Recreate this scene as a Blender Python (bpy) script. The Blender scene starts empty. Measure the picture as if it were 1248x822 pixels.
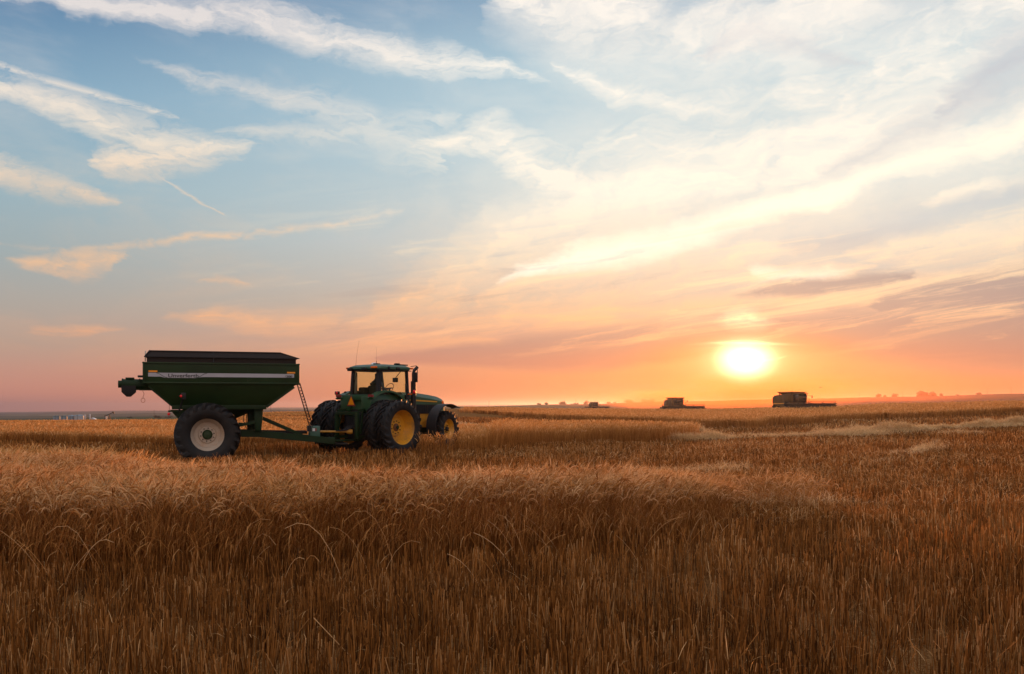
import bpy, bmesh, math, random
import numpy as np
from mathutils import Vector, Matrix

random.seed(7)
rng = np.random.default_rng(11)
C = bpy.context.scene.collection
SC = bpy.context.scene

# ---------------------------------------------------------------- camera
EYE = 1.75                      # metres above the stubble
FPX = 1213.0                    # 35 mm lens on a 1248 px wide frame
cam_d = bpy.data.cameras.new('camera')
cam_d.lens = 35.0
cam_d.sensor_width = 36.0
cam_d.shift_y = 85.0 / 1248.0
cam_d.clip_start = 0.1
cam_d.clip_end = 40000
cam = bpy.data.objects.new('camera', cam_d)
cam.location = (0, 0, EYE)
cam.rotation_euler = (math.radians(90), 0, 0)
C.objects.link(cam)
SC.camera = cam
SC.render.resolution_x, SC.render.resolution_y = 1024, 674

SUN_AZ = math.radians(13.2)     # to the right of +Y
SUN_EL = math.radians(2.7)

def srgb(*c):
    out = []
    for v in c:
        v = v / 255.0
        out.append(v / 12.92 if v <= 0.04045 else ((v + 0.055) / 1.055) ** 2.4)
    return tuple(out) + (1.0,)

# ---------------------------------------------------------------- node expressions
class X:
    """a socket (or number) with arithmetic that builds Math nodes"""
    def __init__(s, nt, v): s.nt = nt; s.v = v
    def _m(s, op, *a):
        n = s.nt.nodes.new('ShaderNodeMath'); n.operation = op
        for i, q in enumerate((s,) + a):
            q = q.v if isinstance(q, X) else q
            if isinstance(q, (int, float)): n.inputs[i].default_value = q
            else: s.nt.links.new(q, n.inputs[i])
        return X(s.nt, n.outputs[0])
    def __add__(s, o): return s._m('ADD', o)
    __radd__ = __add__
    def __sub__(s, o): return s._m('SUBTRACT', o)
    def __rsub__(s, o): return X(s.nt, float(o))._m('SUBTRACT', s)
    def __mul__(s, o): return s._m('MULTIPLY', o)
    __rmul__ = __mul__
    def __truediv__(s, o): return s._m('DIVIDE', o)
    def __neg__(s): return s * -1.0
    def abs(s): return s._m('ABSOLUTE')
    def pow(s, o): return s._m('POWER', o)
    def max(s, o): return s._m('MAXIMUM', o)
    def min(s, o): return s._m('MINIMUM', o)
    def exp(s): return s._m('EXPONENT')
    def clamp(s): return s.max(0.0).min(1.0)

def step(x, a, b, kind='SMOOTHSTEP'):
    nt = x.nt; n = nt.nodes.new('ShaderNodeMapRange'); n.interpolation_type = kind
    n.inputs['From Min'].default_value = a; n.inputs['From Max'].default_value = b
    nt.links.new(x.v, n.inputs['Value'])
    return X(nt, n.outputs[0])

def comb(nt, x, y, z=0.0):
    n = nt.nodes.new('ShaderNodeCombineXYZ')
    for i, q in enumerate((x, y, z)):
        if isinstance(q, X): nt.links.new(q.v, n.inputs[i])
        else: n.inputs[i].default_value = q
    return n.outputs[0]

def noise(nt, vec, scale, detail=4, rough=0.5, dist=0.0, w=None):
    n = nt.nodes.new('ShaderNodeTexNoise')
    n.inputs['Scale'].default_value = scale; n.inputs['Detail'].default_value = detail
    n.inputs['Roughness'].default_value = rough; n.inputs['Distortion'].default_value = dist
    nt.links.new(vec, n.inputs['Vector'])
    return X(nt, n.outputs['Fac'])

def ramp(x, stops, interp='LINEAR'):
    nt = x.nt; n = nt.nodes.new('ShaderNodeValToRGB'); cr = n.color_ramp; cr.interpolation = interp
    while len(cr.elements) < len(stops): cr.elements.new(0.5)
    for e, (p, c) in zip(cr.elements, stops): e.position = p; e.color = c
    nt.links.new(x.v, n.inputs['Fac'])
    return n.outputs['Color']

def mixc(nt, f, a, b, mode='MIX'):
    n = nt.nodes.new('ShaderNodeMix'); n.data_type = 'RGBA'; n.blend_type = mode
    n.clamp_result = False
    fs = n.inputs['Factor']
    if isinstance(f, X): nt.links.new(f.v, fs)
    else: fs.default_value = f
    for q, s in ((a, n.inputs[6]), (b, n.inputs[7])):
        if isinstance(q, tuple): s.default_value = q
        else: nt.links.new(q, s)
    return n.outputs[2]

def fcurve(x, pts, smooth=True):
    """float curve of x in 0..1"""
    nt = x.nt; n = nt.nodes.new('ShaderNodeFloatCurve'); m = n.mapping; m.use_clip = False
    c = m.curves[0]
    while len(c.points) < len(pts): c.points.new(0.5, 0.5)
    for p, (a, b) in zip(c.points, sorted(pts)):
        p.location = (a, b); p.handle_type = 'AUTO_CLAMPED'
    m.update()
    nt.links.new(x.v, n.inputs['Value'])
    return X(nt, n.outputs[0])

# ---------------------------------------------------------------- world: evening sky with streaked high cloud
world = bpy.data.worlds.new('World'); SC.world = world; world.use_nodes = True
nt = world.node_tree; nt.nodes.clear()
tc = nt.nodes.new('ShaderNodeTexCoord')
sep = nt.nodes.new('ShaderNodeSeparateXYZ'); nt.links.new(tc.outputs['Generated'], sep.inputs[0])
dx, dy, dz = (X(nt, sep.outputs[i]) for i in range(3))
az = dx._m('ARCTAN2', dy)                      # 0 along +Y, positive to the right
el = dz._m('ARCSINE')
A = az * 12.13                                 # 1 unit = 4.7 degrees
E = el * 12.13
def ae(px, py):
    a = math.atan((px - 624) / FPX)
    e = math.atan((496 - py) / FPX * math.cos(a))
    return a * 12.13, e * 12.13
sa, se = SUN_AZ * 12.13, SUN_EL * 12.13
# -- clear air: two elevation ramps, away from the sun and towards it; unseen zenith brightened to light the crop
T = (E / 19.06)                                # 0 horizon .. 1 zenith
def pe(py): return (496 - py) / 100.0 / 19.06
left = ramp(T.clamp(), [
    (0.0, srgb(178, 124, 116)), (pe(478), srgb(198, 138, 122)), (pe(455), srgb(194, 146, 130)), (pe(425), srgb(180, 156, 142)),
    (pe(385), srgb(172, 164, 156)), (pe(330), srgb(158, 170, 172)), (pe(250), srgb(150, 178, 190)), (pe(150), srgb(128, 165, 190)),
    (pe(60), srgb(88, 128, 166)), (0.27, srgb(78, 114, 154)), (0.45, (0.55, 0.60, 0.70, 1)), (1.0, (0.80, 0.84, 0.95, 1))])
right = ramp(T.clamp(), [
    (0.0, srgb(214, 112, 66)), (pe(470), srgb(226, 136, 92)), (pe(440), srgb(232, 156, 118)), (pe(410), srgb(214, 160, 138)), (pe(370), srgb(206, 184, 166)),
    (pe(300), srgb(206, 208, 204)), (pe(200), srgb(192, 212, 218)), (pe(100), srgb(176, 204, 216)), (0.27, srgb(120, 152, 184)), (0.45, (0.60, 0.64, 0.72, 1)),
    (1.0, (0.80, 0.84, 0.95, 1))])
dA = A - sa
side = step(dA.abs() * -1.0, -9.5, -1.0)        # 1 near the sun's bearing
nearside = side
sky = mixc(nt, side, left, right)
# unseen sky behind the camera, brightened to light the ground and near faces
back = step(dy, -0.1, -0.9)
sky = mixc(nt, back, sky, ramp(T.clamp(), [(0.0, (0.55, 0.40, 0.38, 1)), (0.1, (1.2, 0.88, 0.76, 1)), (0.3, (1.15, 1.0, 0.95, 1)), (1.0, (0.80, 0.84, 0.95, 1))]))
P0 = comb(nt, A, E)
# -- domain warp for the cloud strokes
wn = nt.nodes.new('ShaderNodeTexNoise'); wn.inputs['Scale'].default_value = 1.1; wn.inputs['Detail'].default_value = 6; wn.inputs['Roughness'].default_value = 0.55
nt.links.new(P0, wn.inputs['Vector'])
ws = nt.nodes.new('ShaderNodeSeparateColor'); nt.links.new(wn.outputs['Color'], ws.inputs[0])
wn2 = nt.nodes.new('ShaderNodeTexNoise'); wn2.inputs['Scale'].default_value = 4.5; wn2.inputs['Detail'].default_value = 7; wn2.inputs['Roughness'].default_value = 0.66
nt.links.new(comb(nt, A * 0.30 - E * 0.16, E * 1.0 + A * 0.10, 0.0), wn2.inputs['Vector'])
ws2 = nt.nodes.new('ShaderNodeSeparateColor'); nt.links.new(wn2.outputs['Color'], ws2.inputs[0])
lowf = step(E, 2.6, 0.7)
AW = A + (X(nt, ws.outputs[0]) - 0.5) * 0.85 + (X(nt, ws2.outputs[0]) - 0.5) * 0.6
EW = E + ((X(nt, ws.outputs[1]) - 0.5) * 0.42 + (X(nt, ws2.outputs[1]) - 0.5) * 0.20) * (1.0 - lowf * 0.75)
TA = (AW + 10.0) / 20.0
TA0 = (A + (X(nt, ws2.outputs[0]) - 0.5) * 0.3 + 10.0) / 20.0
def stroke(pts, op, soft=1.0):
    """pts: (px, py, half width px) from left to right"""
    q = [(ae(x, y), w * (1.35 if soft else 1.0) / 100.0) for x, y, w in pts]
    cen = [((a + 10) / 20, e / 6.0) for (a, e), w in q]
    wid = [((a + 10) / 20, w) for (a, e), w in q]
    d = 0.012
    wid = [(wid[0][0] - d, 0.0)] + wid + [(wid[-1][0] + d, 0.0)]
    c = fcurve(TA if soft else TA0, cen) * 6.0
    w = fcurve(TA if soft else TA0, wid)
    m = 1.0 - ((EW if soft else E) - c).abs() / w.max(0.008)
    return m.max(0.0).min(1.0)._m('POWER', 1.15) * (step(w, 0.01, 0.17) if soft else step(w, 0.006, 0.016)) * op
def group(strokes):
    acc = None
    for pts, op in strokes:
        s = stroke(pts, op); acc = s if acc is None else acc.max(s)
    return acc
leftc = group([
    ([(-200,-40,20),(20,-6,12),(130,8,16),(300,24,20),(400,48,24),(500,68,24),(600,84,14),(690,106,3)], 0.85),
    ([(165,66,5),(230,90,12),(320,110,18),(420,140,34),(520,180,40)], 0.45),
    ([(-60,90,14),(0,105,20),(60,120,22),(130,150,34),(200,170,34),(260,180,22),(310,182,8)], 0.78),
    ([(-60,190,18),(0,205,22),(60,226,20),(130,238,8)], 0.7),
    ([(120,190,14),(180,192,26),(240,178,20),(270,170,6)], 0.95),
    ([(520,172,8),(580,168,26),(640,195,42),(700,225,40)], 0.85),
    ([(-60,290,5),(0,298,6),(80,306,7),(150,296,10),(230,292,9),(340,276,9),(470,262,8),(520,250,3)], 0.50),
    ([(20,318,6),(70,322,14),(110,318,20),(150,312,12),(170,305,4)], 0.7),
    ([(220,345,3),(260,342,10),(310,345,4)], 0.42),
    ([(20,402,4),(80,404,10),(140,402,7),(170,402,3)], 0.62),
    ([(290,160,12),(380,165,26),(480,150,28),(560,140,12)], 0.36),
])
fan = group([
    ([(430,400,10),(540,350,60),(640,290,110),(760,250,120),(900,215,110),(1050,175,110),(1250,120,110),(1500,60,120)], 1.0),
    ([(600,-40,60),(720,20,90),(900,40,100),(1100,30,100),(1300,0,110),(1500,-40,120)], 1.0),
])
rightc = group([
    ([(600,-20,30),(680,10,50),(780,25,60),(900,30,70),(1050,10,70),(1250,-10,90),(1500,-60,120)], 0.95),
    ([(660,70,5),(730,98,20),(800,120,34),(900,130,50),(1000,110,60),(1100,80,70),(1250,60,80),(1500,30,80)], 0.72),
    ([(690,215,10),(750,180,40),(850,180,60),(950,170,60),(1100,150,50),(1250,110,40),(1500,60,40)], 0.82),
    ([(480,372,8),(560,335,34),(640,280,50),(720,245,60),(800,230,60),(900,215,50),(1000,200,45),(1120,170,40),(1250,150,45),(1500,90,60)], 1.0),
    ([(520,375,14),(620,350,36),(720,310,56),(820,290,50),(920,262,28),(1010,240,14)], 0.95),
    ([(560,372,12),(660,368,26),(780,350,40),(880,320,26),(980,300,12)], 0.62),
    ([(200,388,4),(260,384,14),(330,392,20),(420,396,24),(520,392,30),(640,385,28),(760,395,22),(860,400,12)], 0.72),
    ([(300,432,4),(380,425,12),(470,418,16),(560,415,14),(620,420,6)], 0.5),
    ([(700,378,8),(800,380,16),(900,372,22),(1020,362,24),(1140,350,22),(1250,330,30),(1500,300,40)], 0.72),
    ([(895,328,6),(945,338,16),(1000,332,15),(1055,322,8)], 0.7),
    ([(1030,300,6),(1100,300,26),(1180,288,36),(1250,276,44),(1500,240,60)], 0.72),
    ([(1110,246,5),(1180,232,14),(1240,220,16),(1320,206,10)], 0.9),
])
# fibre texture: long streaks that fan out of the lower right
def fibres(ang, stretch, scale, off):
    ca, sn = math.cos(math.radians(ang)), math.sin(math.radians(ang))
    u = AW * ca + EW * sn; v = (EW * ca - AW * sn) * (1.0 + lowf * 1.3)
    return noise(nt, comb(nt, u / stretch + off, v, off), scale, 9, 0.62, 0.35)
fr = fibres(20, 4.2, 2.2, 3.1)
fl = fibres(-14, 4.0, 2.2, 9.4)
fine = noise(nt, comb(nt, AW * 0.45 - EW * 0.1, EW * (1.5 + lowf * 2.0), 5.0), 4.5, 9, 0.70, 0.9)
def dens(m, f):
    e = m.pow(0.75)
    return (m * 1.15 + (f - 0.5) * 2.3 * e + (fine - 0.5) * 1.7 * e).max(0.0).min(1.0) * step(m, 0.0, 0.35)
dL = (dens(leftc, fl) * 0.94 - (0.5 - fine).max(0.0) * 0.9).max(0.0); dR = dens(rightc, fr).max((fan * 1.1 + (fr - 0.5) * 0.9 * fan + (fine - 0.5) * 1.1 * fan).clamp() * 0.80)
# contrail pieces
ctr = stroke([(-20,72,7),(0,80,7),(60,99,8),(130,119,7),(196,138,6)], 1.0, 0) * step(fine, 0.35, 0.6) * 0.8
ctr2 = stroke([(185,208,1.5),(225,236,3),(262,256,2)], 1.0, 0) * 0.5
# everywhere: thin veil, and plain cloud cover outside the photographed part
veil = step(noise(nt, comb(nt, A * 0.55, E * 1.3, 1.7), 0.9, 7, 0.6, 0.5), 0.42, 0.8) * 0.30
out = step(A.abs(), 6.2, 9.0).max(step(E, 5.2, 7.5)) * (1.0 - step(E, 8.0, 16.0) * 0.5)
gen = step(noise(nt, comb(nt, A * 0.25, E * 0.8, 7.7), 0.9, 7, 0.6, 0.5), 0.45, 0.72) * out * 0.7
mott = noise(nt, comb(nt, (AW * 0.93 + EW * 0.37) / 2.2, (EW * 0.93 - AW * 0.37), 2.2), 1.5, 8, 0.62, 0.4)
dR = dR * (step(mott, 0.30, 0.58) * 0.50 + 0.50)
D = dL.max(dR).max(ctr).max(ctr2).max(veil).max(gen).clamp()
# -- cloud colour: peach low, cream to white high; brighter towards the sun
Ec = (E / 6.0).clamp()
cr_far = ramp(Ec, [(0.0, srgb(214, 140, 112)), (0.12, srgb(236, 168, 128)), (0.20, srgb(236, 184, 144)), (0.32, srgb(246, 200, 156)), (0.50, srgb(240, 226, 208)), (0.72, srgb(232, 224, 220)), (1.0, srgb(196, 196, 204))])
cr_near = ramp(Ec, [(0.0, srgb(250, 170, 100)), (0.12, srgb(250, 176, 126)), (0.20, srgb(253, 198, 152)), (0.30, srgb(254, 228, 196)), (0.42, srgb(255, 246, 228)), (0.65, srgb(255, 248, 236)), (1.0, srgb(246, 238, 232))])
sc = step(dA.abs() * -1.0, -6.5, -2.5)
cloudc = mixc(nt, sc, cr_far, cr_near)
cloudc = mixc(nt, back, cloudc, (1.1, 0.85, 0.72, 1))  # cloud out of view behind the camera, kept bright for the same fill
sky = mixc(nt, D, sky, cloudc)
# -- sunlit crest of the main band: thick, over-exposed
hot = group([
    ([(600,345,4),(680,318,16),(760,303,24),(840,285,22),(920,262,20),(1000,238,14),(1100,205,16),(1180,182,16),(1260,160,12)], 1.0),
    ([(905,330,5),(945,338,12),(1000,333,10),(1045,322,5)], 0.6),
    ([(700,230,10),(780,215,30),(860,205,40),(930,190,20)], 0.35),
])
hotm = (hot * 1.1 + (fr - 0.5) * 1.6 * hot + (fine - 0.5) * 0.8 * hot).clamp() * step(hot, 0.0, 0.4)
sky = mixc(nt, hotm * 0.9, sky, (1.12, 1.02, 0.82, 1))
# -- mauve shadowed cloud in front of the glow
dark = group([
    ([(440,440,3),(560,434,12),(680,430,22),(790,418,24),(880,404,16),(980,402,22),(1100,408,30),(1250,400,44),(1500,396,44)], 1.35),
    ([(700,452,3),(780,438,10),(860,428,8),(930,426,7),(1000,426,6),(1080,424,4)], 0.8),
    ([(1040,376,4),(1100,368,18),(1180,358,20),(1250,350,24),(1500,330,24)], 1.3),
    ([(880,362,3),(930,356,8),(1000,350,13),(1070,342,13),(1130,338,4)], 1.15),
    ([(760,392,3),(860,386,9),(960,380,12),(1060,384,10),(1120,386,4)], 0.6),
    ([(1120,150,6),(1180,110,34),(1260,70,46),(1500,20,60)], 0.6),
    ([(990,215,6),(1060,185,18),(1130,150,24),(1190,118,16)], 0.45),
    ([(860,60,6),(920,40,22),(1000,62,16),(1060,80,6)], 0.28),
    ([(960,300,8),(1050,282,20),(1130,262,20),(1250,232,18),(1500,190,20)], 0.42),
    ([(350,398,3),(430,402,8),(520,402,8),(600,396,4)], 0.35),
])
darkm = step(dark * 1.2 + (fibres(6, 4.0, 2.2, 1.3) - 0.5) * 1.7 * dark.pow(0.6) + (fine - 0.5) * 0.7 * dark.pow(0.6), 0.05, 0.85, 'LINEAR')
darkc = ramp(Ec, [(0.0, srgb(200, 128, 104)), (0.09, srgb(196, 134, 116)), (0.14, srgb(182, 144, 132)), (0.25, srgb(168, 154, 152)), (0.35, srgb(198, 204, 206)), (0.8, srgb(196, 196, 206)), (1.0, srgb(170, 172, 190))])
darkc = mixc(nt, (1.0 - step((dA * dA + (E - se) * (E - se) * 9.0).pow(0.5), 0.2, 1.7)) * 0.6, darkc, srgb(240, 140, 90))
sky = mixc(nt, darkm * 0.93, sky, darkc)
bank = stroke([(480,436,8),(600,432,18),(700,426,30),(800,420,28),(880,410,22),(960,410,26),(1100,410,40),(1250,404,50),(1500,400,50)], 1.0, 0)
sky = mixc(nt, (bank * 1.5).clamp() * (step(fine, 0.25, 0.6) * 0.42 + 0.48), sky, darkc)
region = step(E, 0.50, 0.85) * step(E, 2.9, 1.5) * step(A, -4.5, 0.5) * (step(A, 9.0, 6.5))
st = noise(nt, comb(nt, AW * 0.34 - E * 0.55, E * 2.9 - A * 0.35, 8.8), 1.5, 10, 0.66, 0.5)
sky = mixc(nt, step(st, 0.47, 0.30) * region * 0.55, sky, darkc)
sky = mixc(nt, step(st, 0.50, 0.68) * region * 0.80, sky, ramp(Ec, [(0.0, srgb(252, 176, 120)), (0.14, srgb(254, 188, 140)), (0.26, srgb(255, 226, 186)), (0.45, srgb(255, 244, 222)), (1.0, srgb(250, 244, 240))]))
# -- the sun behind the haze
r2 = (dA * dA + (E - se) * (E - se) * 1.9)
glowE = (dA * dA * 0.35 + (E - se) * (E - se) * 3.0)
low = (step(E, 1.0, 0.6) * 0.9 + 0.1) * (step(E, -0.05, 0.5) * 0.75 + 0.25)                   # the bank above hides most of the glow
g1 = ((r2 * -14.0).exp() * 1.3 + (r2 * -3.2).exp() * 0.30) * (low * 0.85 + 0.15)
g2 = (glowE * -2.2).exp() * low
g3 = (glowE * -0.6).exp() * step(E, 1.3, 0.3) * 0.5
ragged = step(fine, 0.3, 0.6) * 0.5 + 0.5
core = step((dA * dA + (E - se) * (E - se) * 1.5).pow(0.5), 0.44, 0.0) * 1.2 * step(E + (X(nt, ws.outputs[2]) - 0.5) * 0.2, 0.86, 0.56)
slit = stroke([(845,420,2),(880,418,3.5),(912,418,4),(940,419,3),(985,421,2)], 1.0, 0) + stroke([(930,440,1.5),(950,437,2),(964,433,1)], 0.7, 0) + stroke([(875,392,6),(905,390,13),(940,392,8)], 0.6)
def scale_col(f, col):
    n = nt.nodes.new('ShaderNodeVectorMath'); n.operation = 'SCALE'; n.inputs[0].default_value = col[:3]
    nt.links.new(f.v, n.inputs['Scale']); return n.outputs[0]
slit = slit * ragged * ((dA * dA * -7.0).exp())
for f, c in ((g1, (1.2, 0.95, 0.50)), (g2, (0.16, 0.08, -0.02)), (g3, (0.04, -0.20, -0.16)), (core, (1.0, 0.85, 0.6)), (slit, (1.0, 0.75, 0.38))):
    sky = mixc(nt, 1.0, sky, scale_col(f, c), 'ADD')
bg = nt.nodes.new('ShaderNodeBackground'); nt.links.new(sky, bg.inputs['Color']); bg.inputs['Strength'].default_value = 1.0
# physical sky under the painted cloud light, very low sun
nish = nt.nodes.new('ShaderNodeTexSky'); nish.sky_type = 'NISHITA'; nish.sun_disc = False
nish.sun_elevation = SUN_EL; nish.sun_rotation = SUN_AZ; nish.dust_density = 2.0
bg2 = nt.nodes.new('ShaderNodeBackground'); nt.links.new(nish.outputs[0], bg2.inputs['Color']); bg2.inputs['Strength'].default_value = 0.006
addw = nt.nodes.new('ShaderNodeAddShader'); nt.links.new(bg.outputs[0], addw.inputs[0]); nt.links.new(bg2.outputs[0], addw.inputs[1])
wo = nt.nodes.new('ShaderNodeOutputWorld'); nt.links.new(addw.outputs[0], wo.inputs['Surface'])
world.cycles.sampling_method = 'MANUAL'; world.cycles.sample_map_resolution = 512

# ---------------------------------------------------------------- sun, veiled by haze
sun_d = bpy.data.lights.new('sun', 'SUN'); sun_d.energy = 4.8; sun_d.angle = math.radians(2.5); sun_d.color = (1.0, 0.36, 0.11)
sun = bpy.data.objects.new('sun', sun_d)
sdir = Vector((math.sin(SUN_AZ) * math.cos(SUN_EL), math.cos(SUN_AZ) * math.cos(SUN_EL), math.sin(SUN_EL)))
sun.rotation_euler = sdir.to_track_quat('Z', 'Y').to_euler()
sun.location = (30, 120, 40)
C.objects.link(sun)
vs = SC.view_settings
vs.view_transform = 'Standard'; vs.look = 'None'; vs.gamma = 1.0; vs.use_curve_mapping = False; vs.exposure = 0.0
SC.cycles.max_bounces = 6; SC.cycles.transparent_max_bounces = 12; SC.cycles.volume_bounces = 0
SC.cycles.use_denoising = True

# ================================================================ helpers for tagging
def tag(o, label=None, cat=None, group=None, kind=None):
    if label: o['label'] = label
    if cat: o['category'] = cat
    if group: o['group'] = group
    if kind: o['kind'] = kind
    return o

def principled(name, col, rough=0.6, metal=0.0, spec=0.5, coat=0.0, vary=0.0, scale=4.0, bump=0.0, dirt=None, dirt_amt=0.0, trans=None):
    m = bpy.data.materials.new(name); m.use_nodes = True; t = m.node_tree
    b = t.nodes['Principled BSDF']
    b.inputs['Base Color'].default_value = (*col, 1); b.inputs['Roughness'].default_value = rough
    b.inputs['Metallic'].default_value = metal; b.inputs['Specular IOR Level'].default_value = spec
    b.inputs['Coat Weight'].default_value = coat; b.inputs['Coat Roughness'].default_value = 0.25
    if vary or bump or dirt:
        co = t.nodes.new('ShaderNodeTexCoord').outputs['Object']
        n = noise(t, co, scale, 6, 0.6)
        c = (*col, 1)
        if vary:
            lo = tuple(v * (1 - vary) for v in col) + (1,); hi = tuple(min(1, v * (1 + vary)) for v in col) + (1,)
            c = ramp(n, [(0.3, lo), (0.7, hi)])
        if dirt:
            n2 = noise(t, co, scale * 0.45, 8, 0.7)
            sp = t.nodes.new('ShaderNodeSeparateXYZ'); t.links.new(co, sp.inputs[0])
            lowz = step(X(t, sp.outputs[2]), 1.6, 0.2)
            c = mixc(t, (step(n2, 0.45, 0.75) * (lowz * 0.7 + 0.3) * dirt_amt).clamp(), c, (*dirt, 1))
        if not isinstance(c, tuple): t.links.new(c, b.inputs['Base Color'])
        r = n * 0.3 + (rough - 0.15)
        t.links.new(r.clamp().v, b.inputs['Roughness'])
        if bump:
            bn = t.nodes.new('ShaderNodeBump'); bn.inputs['Strength'].default_value = bump; bn.inputs['Distance'].default_value = 0.02
            t.links.new(noise(t, co, scale * 6, 4).v, bn.inputs['Height']); t.links.new(bn.outputs[0], b.inputs['Normal'])
    return m

# ================================================================ the lie of the land
def U(px): return (px - 624) / FPX
_cols = np.array([U(p) for p in (-600, 0, 200, 350, 560, 700, 830, 970, 1100, 1248, 1800)])
_rows = [
    (18,   [0]*11),
    (60,   [0, 0, 0, 0, 0, 0, 0, 0.05, .1, .12, .1]),
    (100,  [-.4, -.4, -.35, -.1, .1, .1, .15, .35, .5, .6, .8]),
    (130,  [-.75, -.75, -.65, -.15, .2, .15, .2, .55, .85, 1.05, 1.4]),
    (200,  [-1.7, -1.7, -1.6, -.35, .45, .2, .4, .85, 1.45, 1.95, 3]),
    (300,  [-2.9, -2.9, -2.6, -.25, 1.0, .35, .35, .7, 2.1, 2.85, 4.5]),
    (430,  [-6, -6, -5.5, -1.5, .9, .3, 0, .2, 1.6, 2.6, 4.5]),
    (700,  [-8.5, -8.5, -8.2, -4.2, -1, -1, -2, -1, 1, 3, 5]),
    (1000, [-13, -13, -11, -6, 0, 2, 3, 5, 8, 12, 16]),
    (1500, [-17, -17, -13.7, -5, 2.5, 6.2, 10.8, 14, 17, 21.5, 26]),
    (2500, [-34, -34, -24, -14, -4, 6, 8, 14, 17, 20, 24]),
    (4000, [-32, -32, -26, -9, 2, 4, 8, 14, 16, 20, 24]),
    (5500, [-46, -46, -36, -16, 0, 4, 8, 10, 10, 10, 10]),
    (8000, [-46.5, -46.5, -30.5, -6, 11.5, 12, 10, 10, 10, 10, 10]),
    (12000, [-60, -60, -45, -25, 0, 5, 5, 5, 5, 5, 5]),
]
_ly = np.log([r[0] for r in _rows]); _tab = np.array([r[1] for r in _rows], float)
def sm(t): return t * t * (3 - 2 * t)
def _hash(ix, iy, s):
    n = (ix.astype(np.int64) * 374761393 + iy.astype(np.int64) * 668265263 + s * 974711) & 0x7fffffff
    n = ((n ^ (n >> 13)) * 1274126177) & 0x7fffffff
    return ((n ^ (n >> 16)) & 0xffff) / 65535.0
def vnoise(x, y, s=0):
    ix, iy = np.floor(x), np.floor(y); fx, fy = sm(x - ix), sm(y - iy)
    a, b, c, d = _hash(ix, iy, s), _hash(ix + 1, iy, s), _hash(ix, iy + 1, s), _hash(ix + 1, iy + 1, s)
    return (a * (1 - fx) + b * fx) * (1 - fy) + (c * (1 - fx) + d * fx) * fy - 0.5
def fbm(x, y, s=0, o=4):
    r = 0
    for k in range(o): r = r + vnoise(x * 2 ** k, y * 2 ** k, s + k * 17) / 2 ** k
    return r
def H(x, y):
    x = np.asarray(x, float); y = np.asarray(y, float)
    yy = np.maximum(y, 0.35 * np.hypot(x, y)); yc = np.clip(yy, 18, 11999)
    u = np.clip(x / np.maximum(yy, 1e-3), _cols[0], _cols[-1] - 1e-6)
    i = np.clip(np.searchsorted(_ly, np.log(yc), 'right') - 1, 0, len(_ly) - 2)
    j = np.clip(np.searchsorted(_cols, u, 'right') - 1, 0, len(_cols) - 2)
    fi = sm((np.log(yc) - _ly[i]) / (_ly[i + 1] - _ly[i])); fj = sm((u - _cols[j]) / (_cols[j + 1] - _cols[j]))
    h = (_tab[i, j] * (1 - fj) + _tab[i, j + 1] * fj) * (1 - fi) + (_tab[i + 1, j] * (1 - fj) + _tab[i + 1, j + 1] * fj) * fi
    h = h + 0.14 * np.exp(-((x + 4) ** 2 / 90 + (y - 36.5) ** 2 / 26))
    far = np.clip((yy - 900) / 2500, 0, 1)
    h = h + far * fbm(x / 900, y / 500, 5, 4) * 7.0
    h = h - 0.12 * np.exp(-((x + 10.0) ** 2 / 14 + (y - 32.0) ** 2 / 12))
    h = h + 0.05 * fbm(x / 4.0, y / 4.0, 3, 2)
    return h
def h1(x, y): return float(H(np.array([x]), np.array([y]))[0])

class Acc:
    """gathers vertices and faces of one mesh, with a colour-tone value per vertex"""
    def __init__(s): s.v = []; s.f4 = []; s.f3 = []; s.t = []; s.n = 0
    def add(s, V, F4=None, F3=None, tone=None):
        V = V.reshape(-1, 3); s.v.append(V.astype(np.float32))
        if F4 is not None and len(F4): s.f4.append((np.asarray(F4) + s.n).astype(np.int32))
        if F3 is not None and len(F3): s.f3.append((np.asarray(F3) + s.n).astype(np.int32))
        s.t.append(np.broadcast_to(np.asarray(tone if tone is not None else 0.5, np.float32).reshape(-1), (len(V),)) if np.ndim(tone) == 0 or tone is None else np.asarray(tone, np.float32).reshape(-1))
        s.n += len(V)
    def build(s, name, mat, smooth=False):
        V = np.concatenate(s.v); me = bpy.data.meshes.new(name)
        f4 = np.concatenate(s.f4) if s.f4 else np.zeros((0, 4), np.int32)
        f3 = np.concatenate(s.f3) if s.f3 else np.zeros((0, 3), np.int32)
        me.vertices.add(len(V)); me.vertices.foreach_set('co', V.ravel())
        nl = len(f4) * 4 + len(f3) * 3; me.loops.add(nl)
        me.loops.foreach_set('vertex_index', np.concatenate([f4.ravel(), f3.ravel()]).astype(np.int32))
        me.polygons.add(len(f4) + len(f3))
        ls = np.concatenate([np.arange(len(f4)) * 4, len(f4) * 4 + np.arange(len(f3)) * 3]).astype(np.int32)
        me.polygons.foreach_set('loop_start', ls)
        me.polygons.foreach_set('use_smooth', np.full(len(ls), smooth))
        at = me.attributes.new('tone', 'FLOAT', 'POINT'); at.data.foreach_set('value', np.concatenate(s.t).astype(np.float32))
        me.update(calc_edges=True); me.materials.append(mat)
        o = bpy.data.objects.new(name, me); C.objects.link(o); return o

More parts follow.
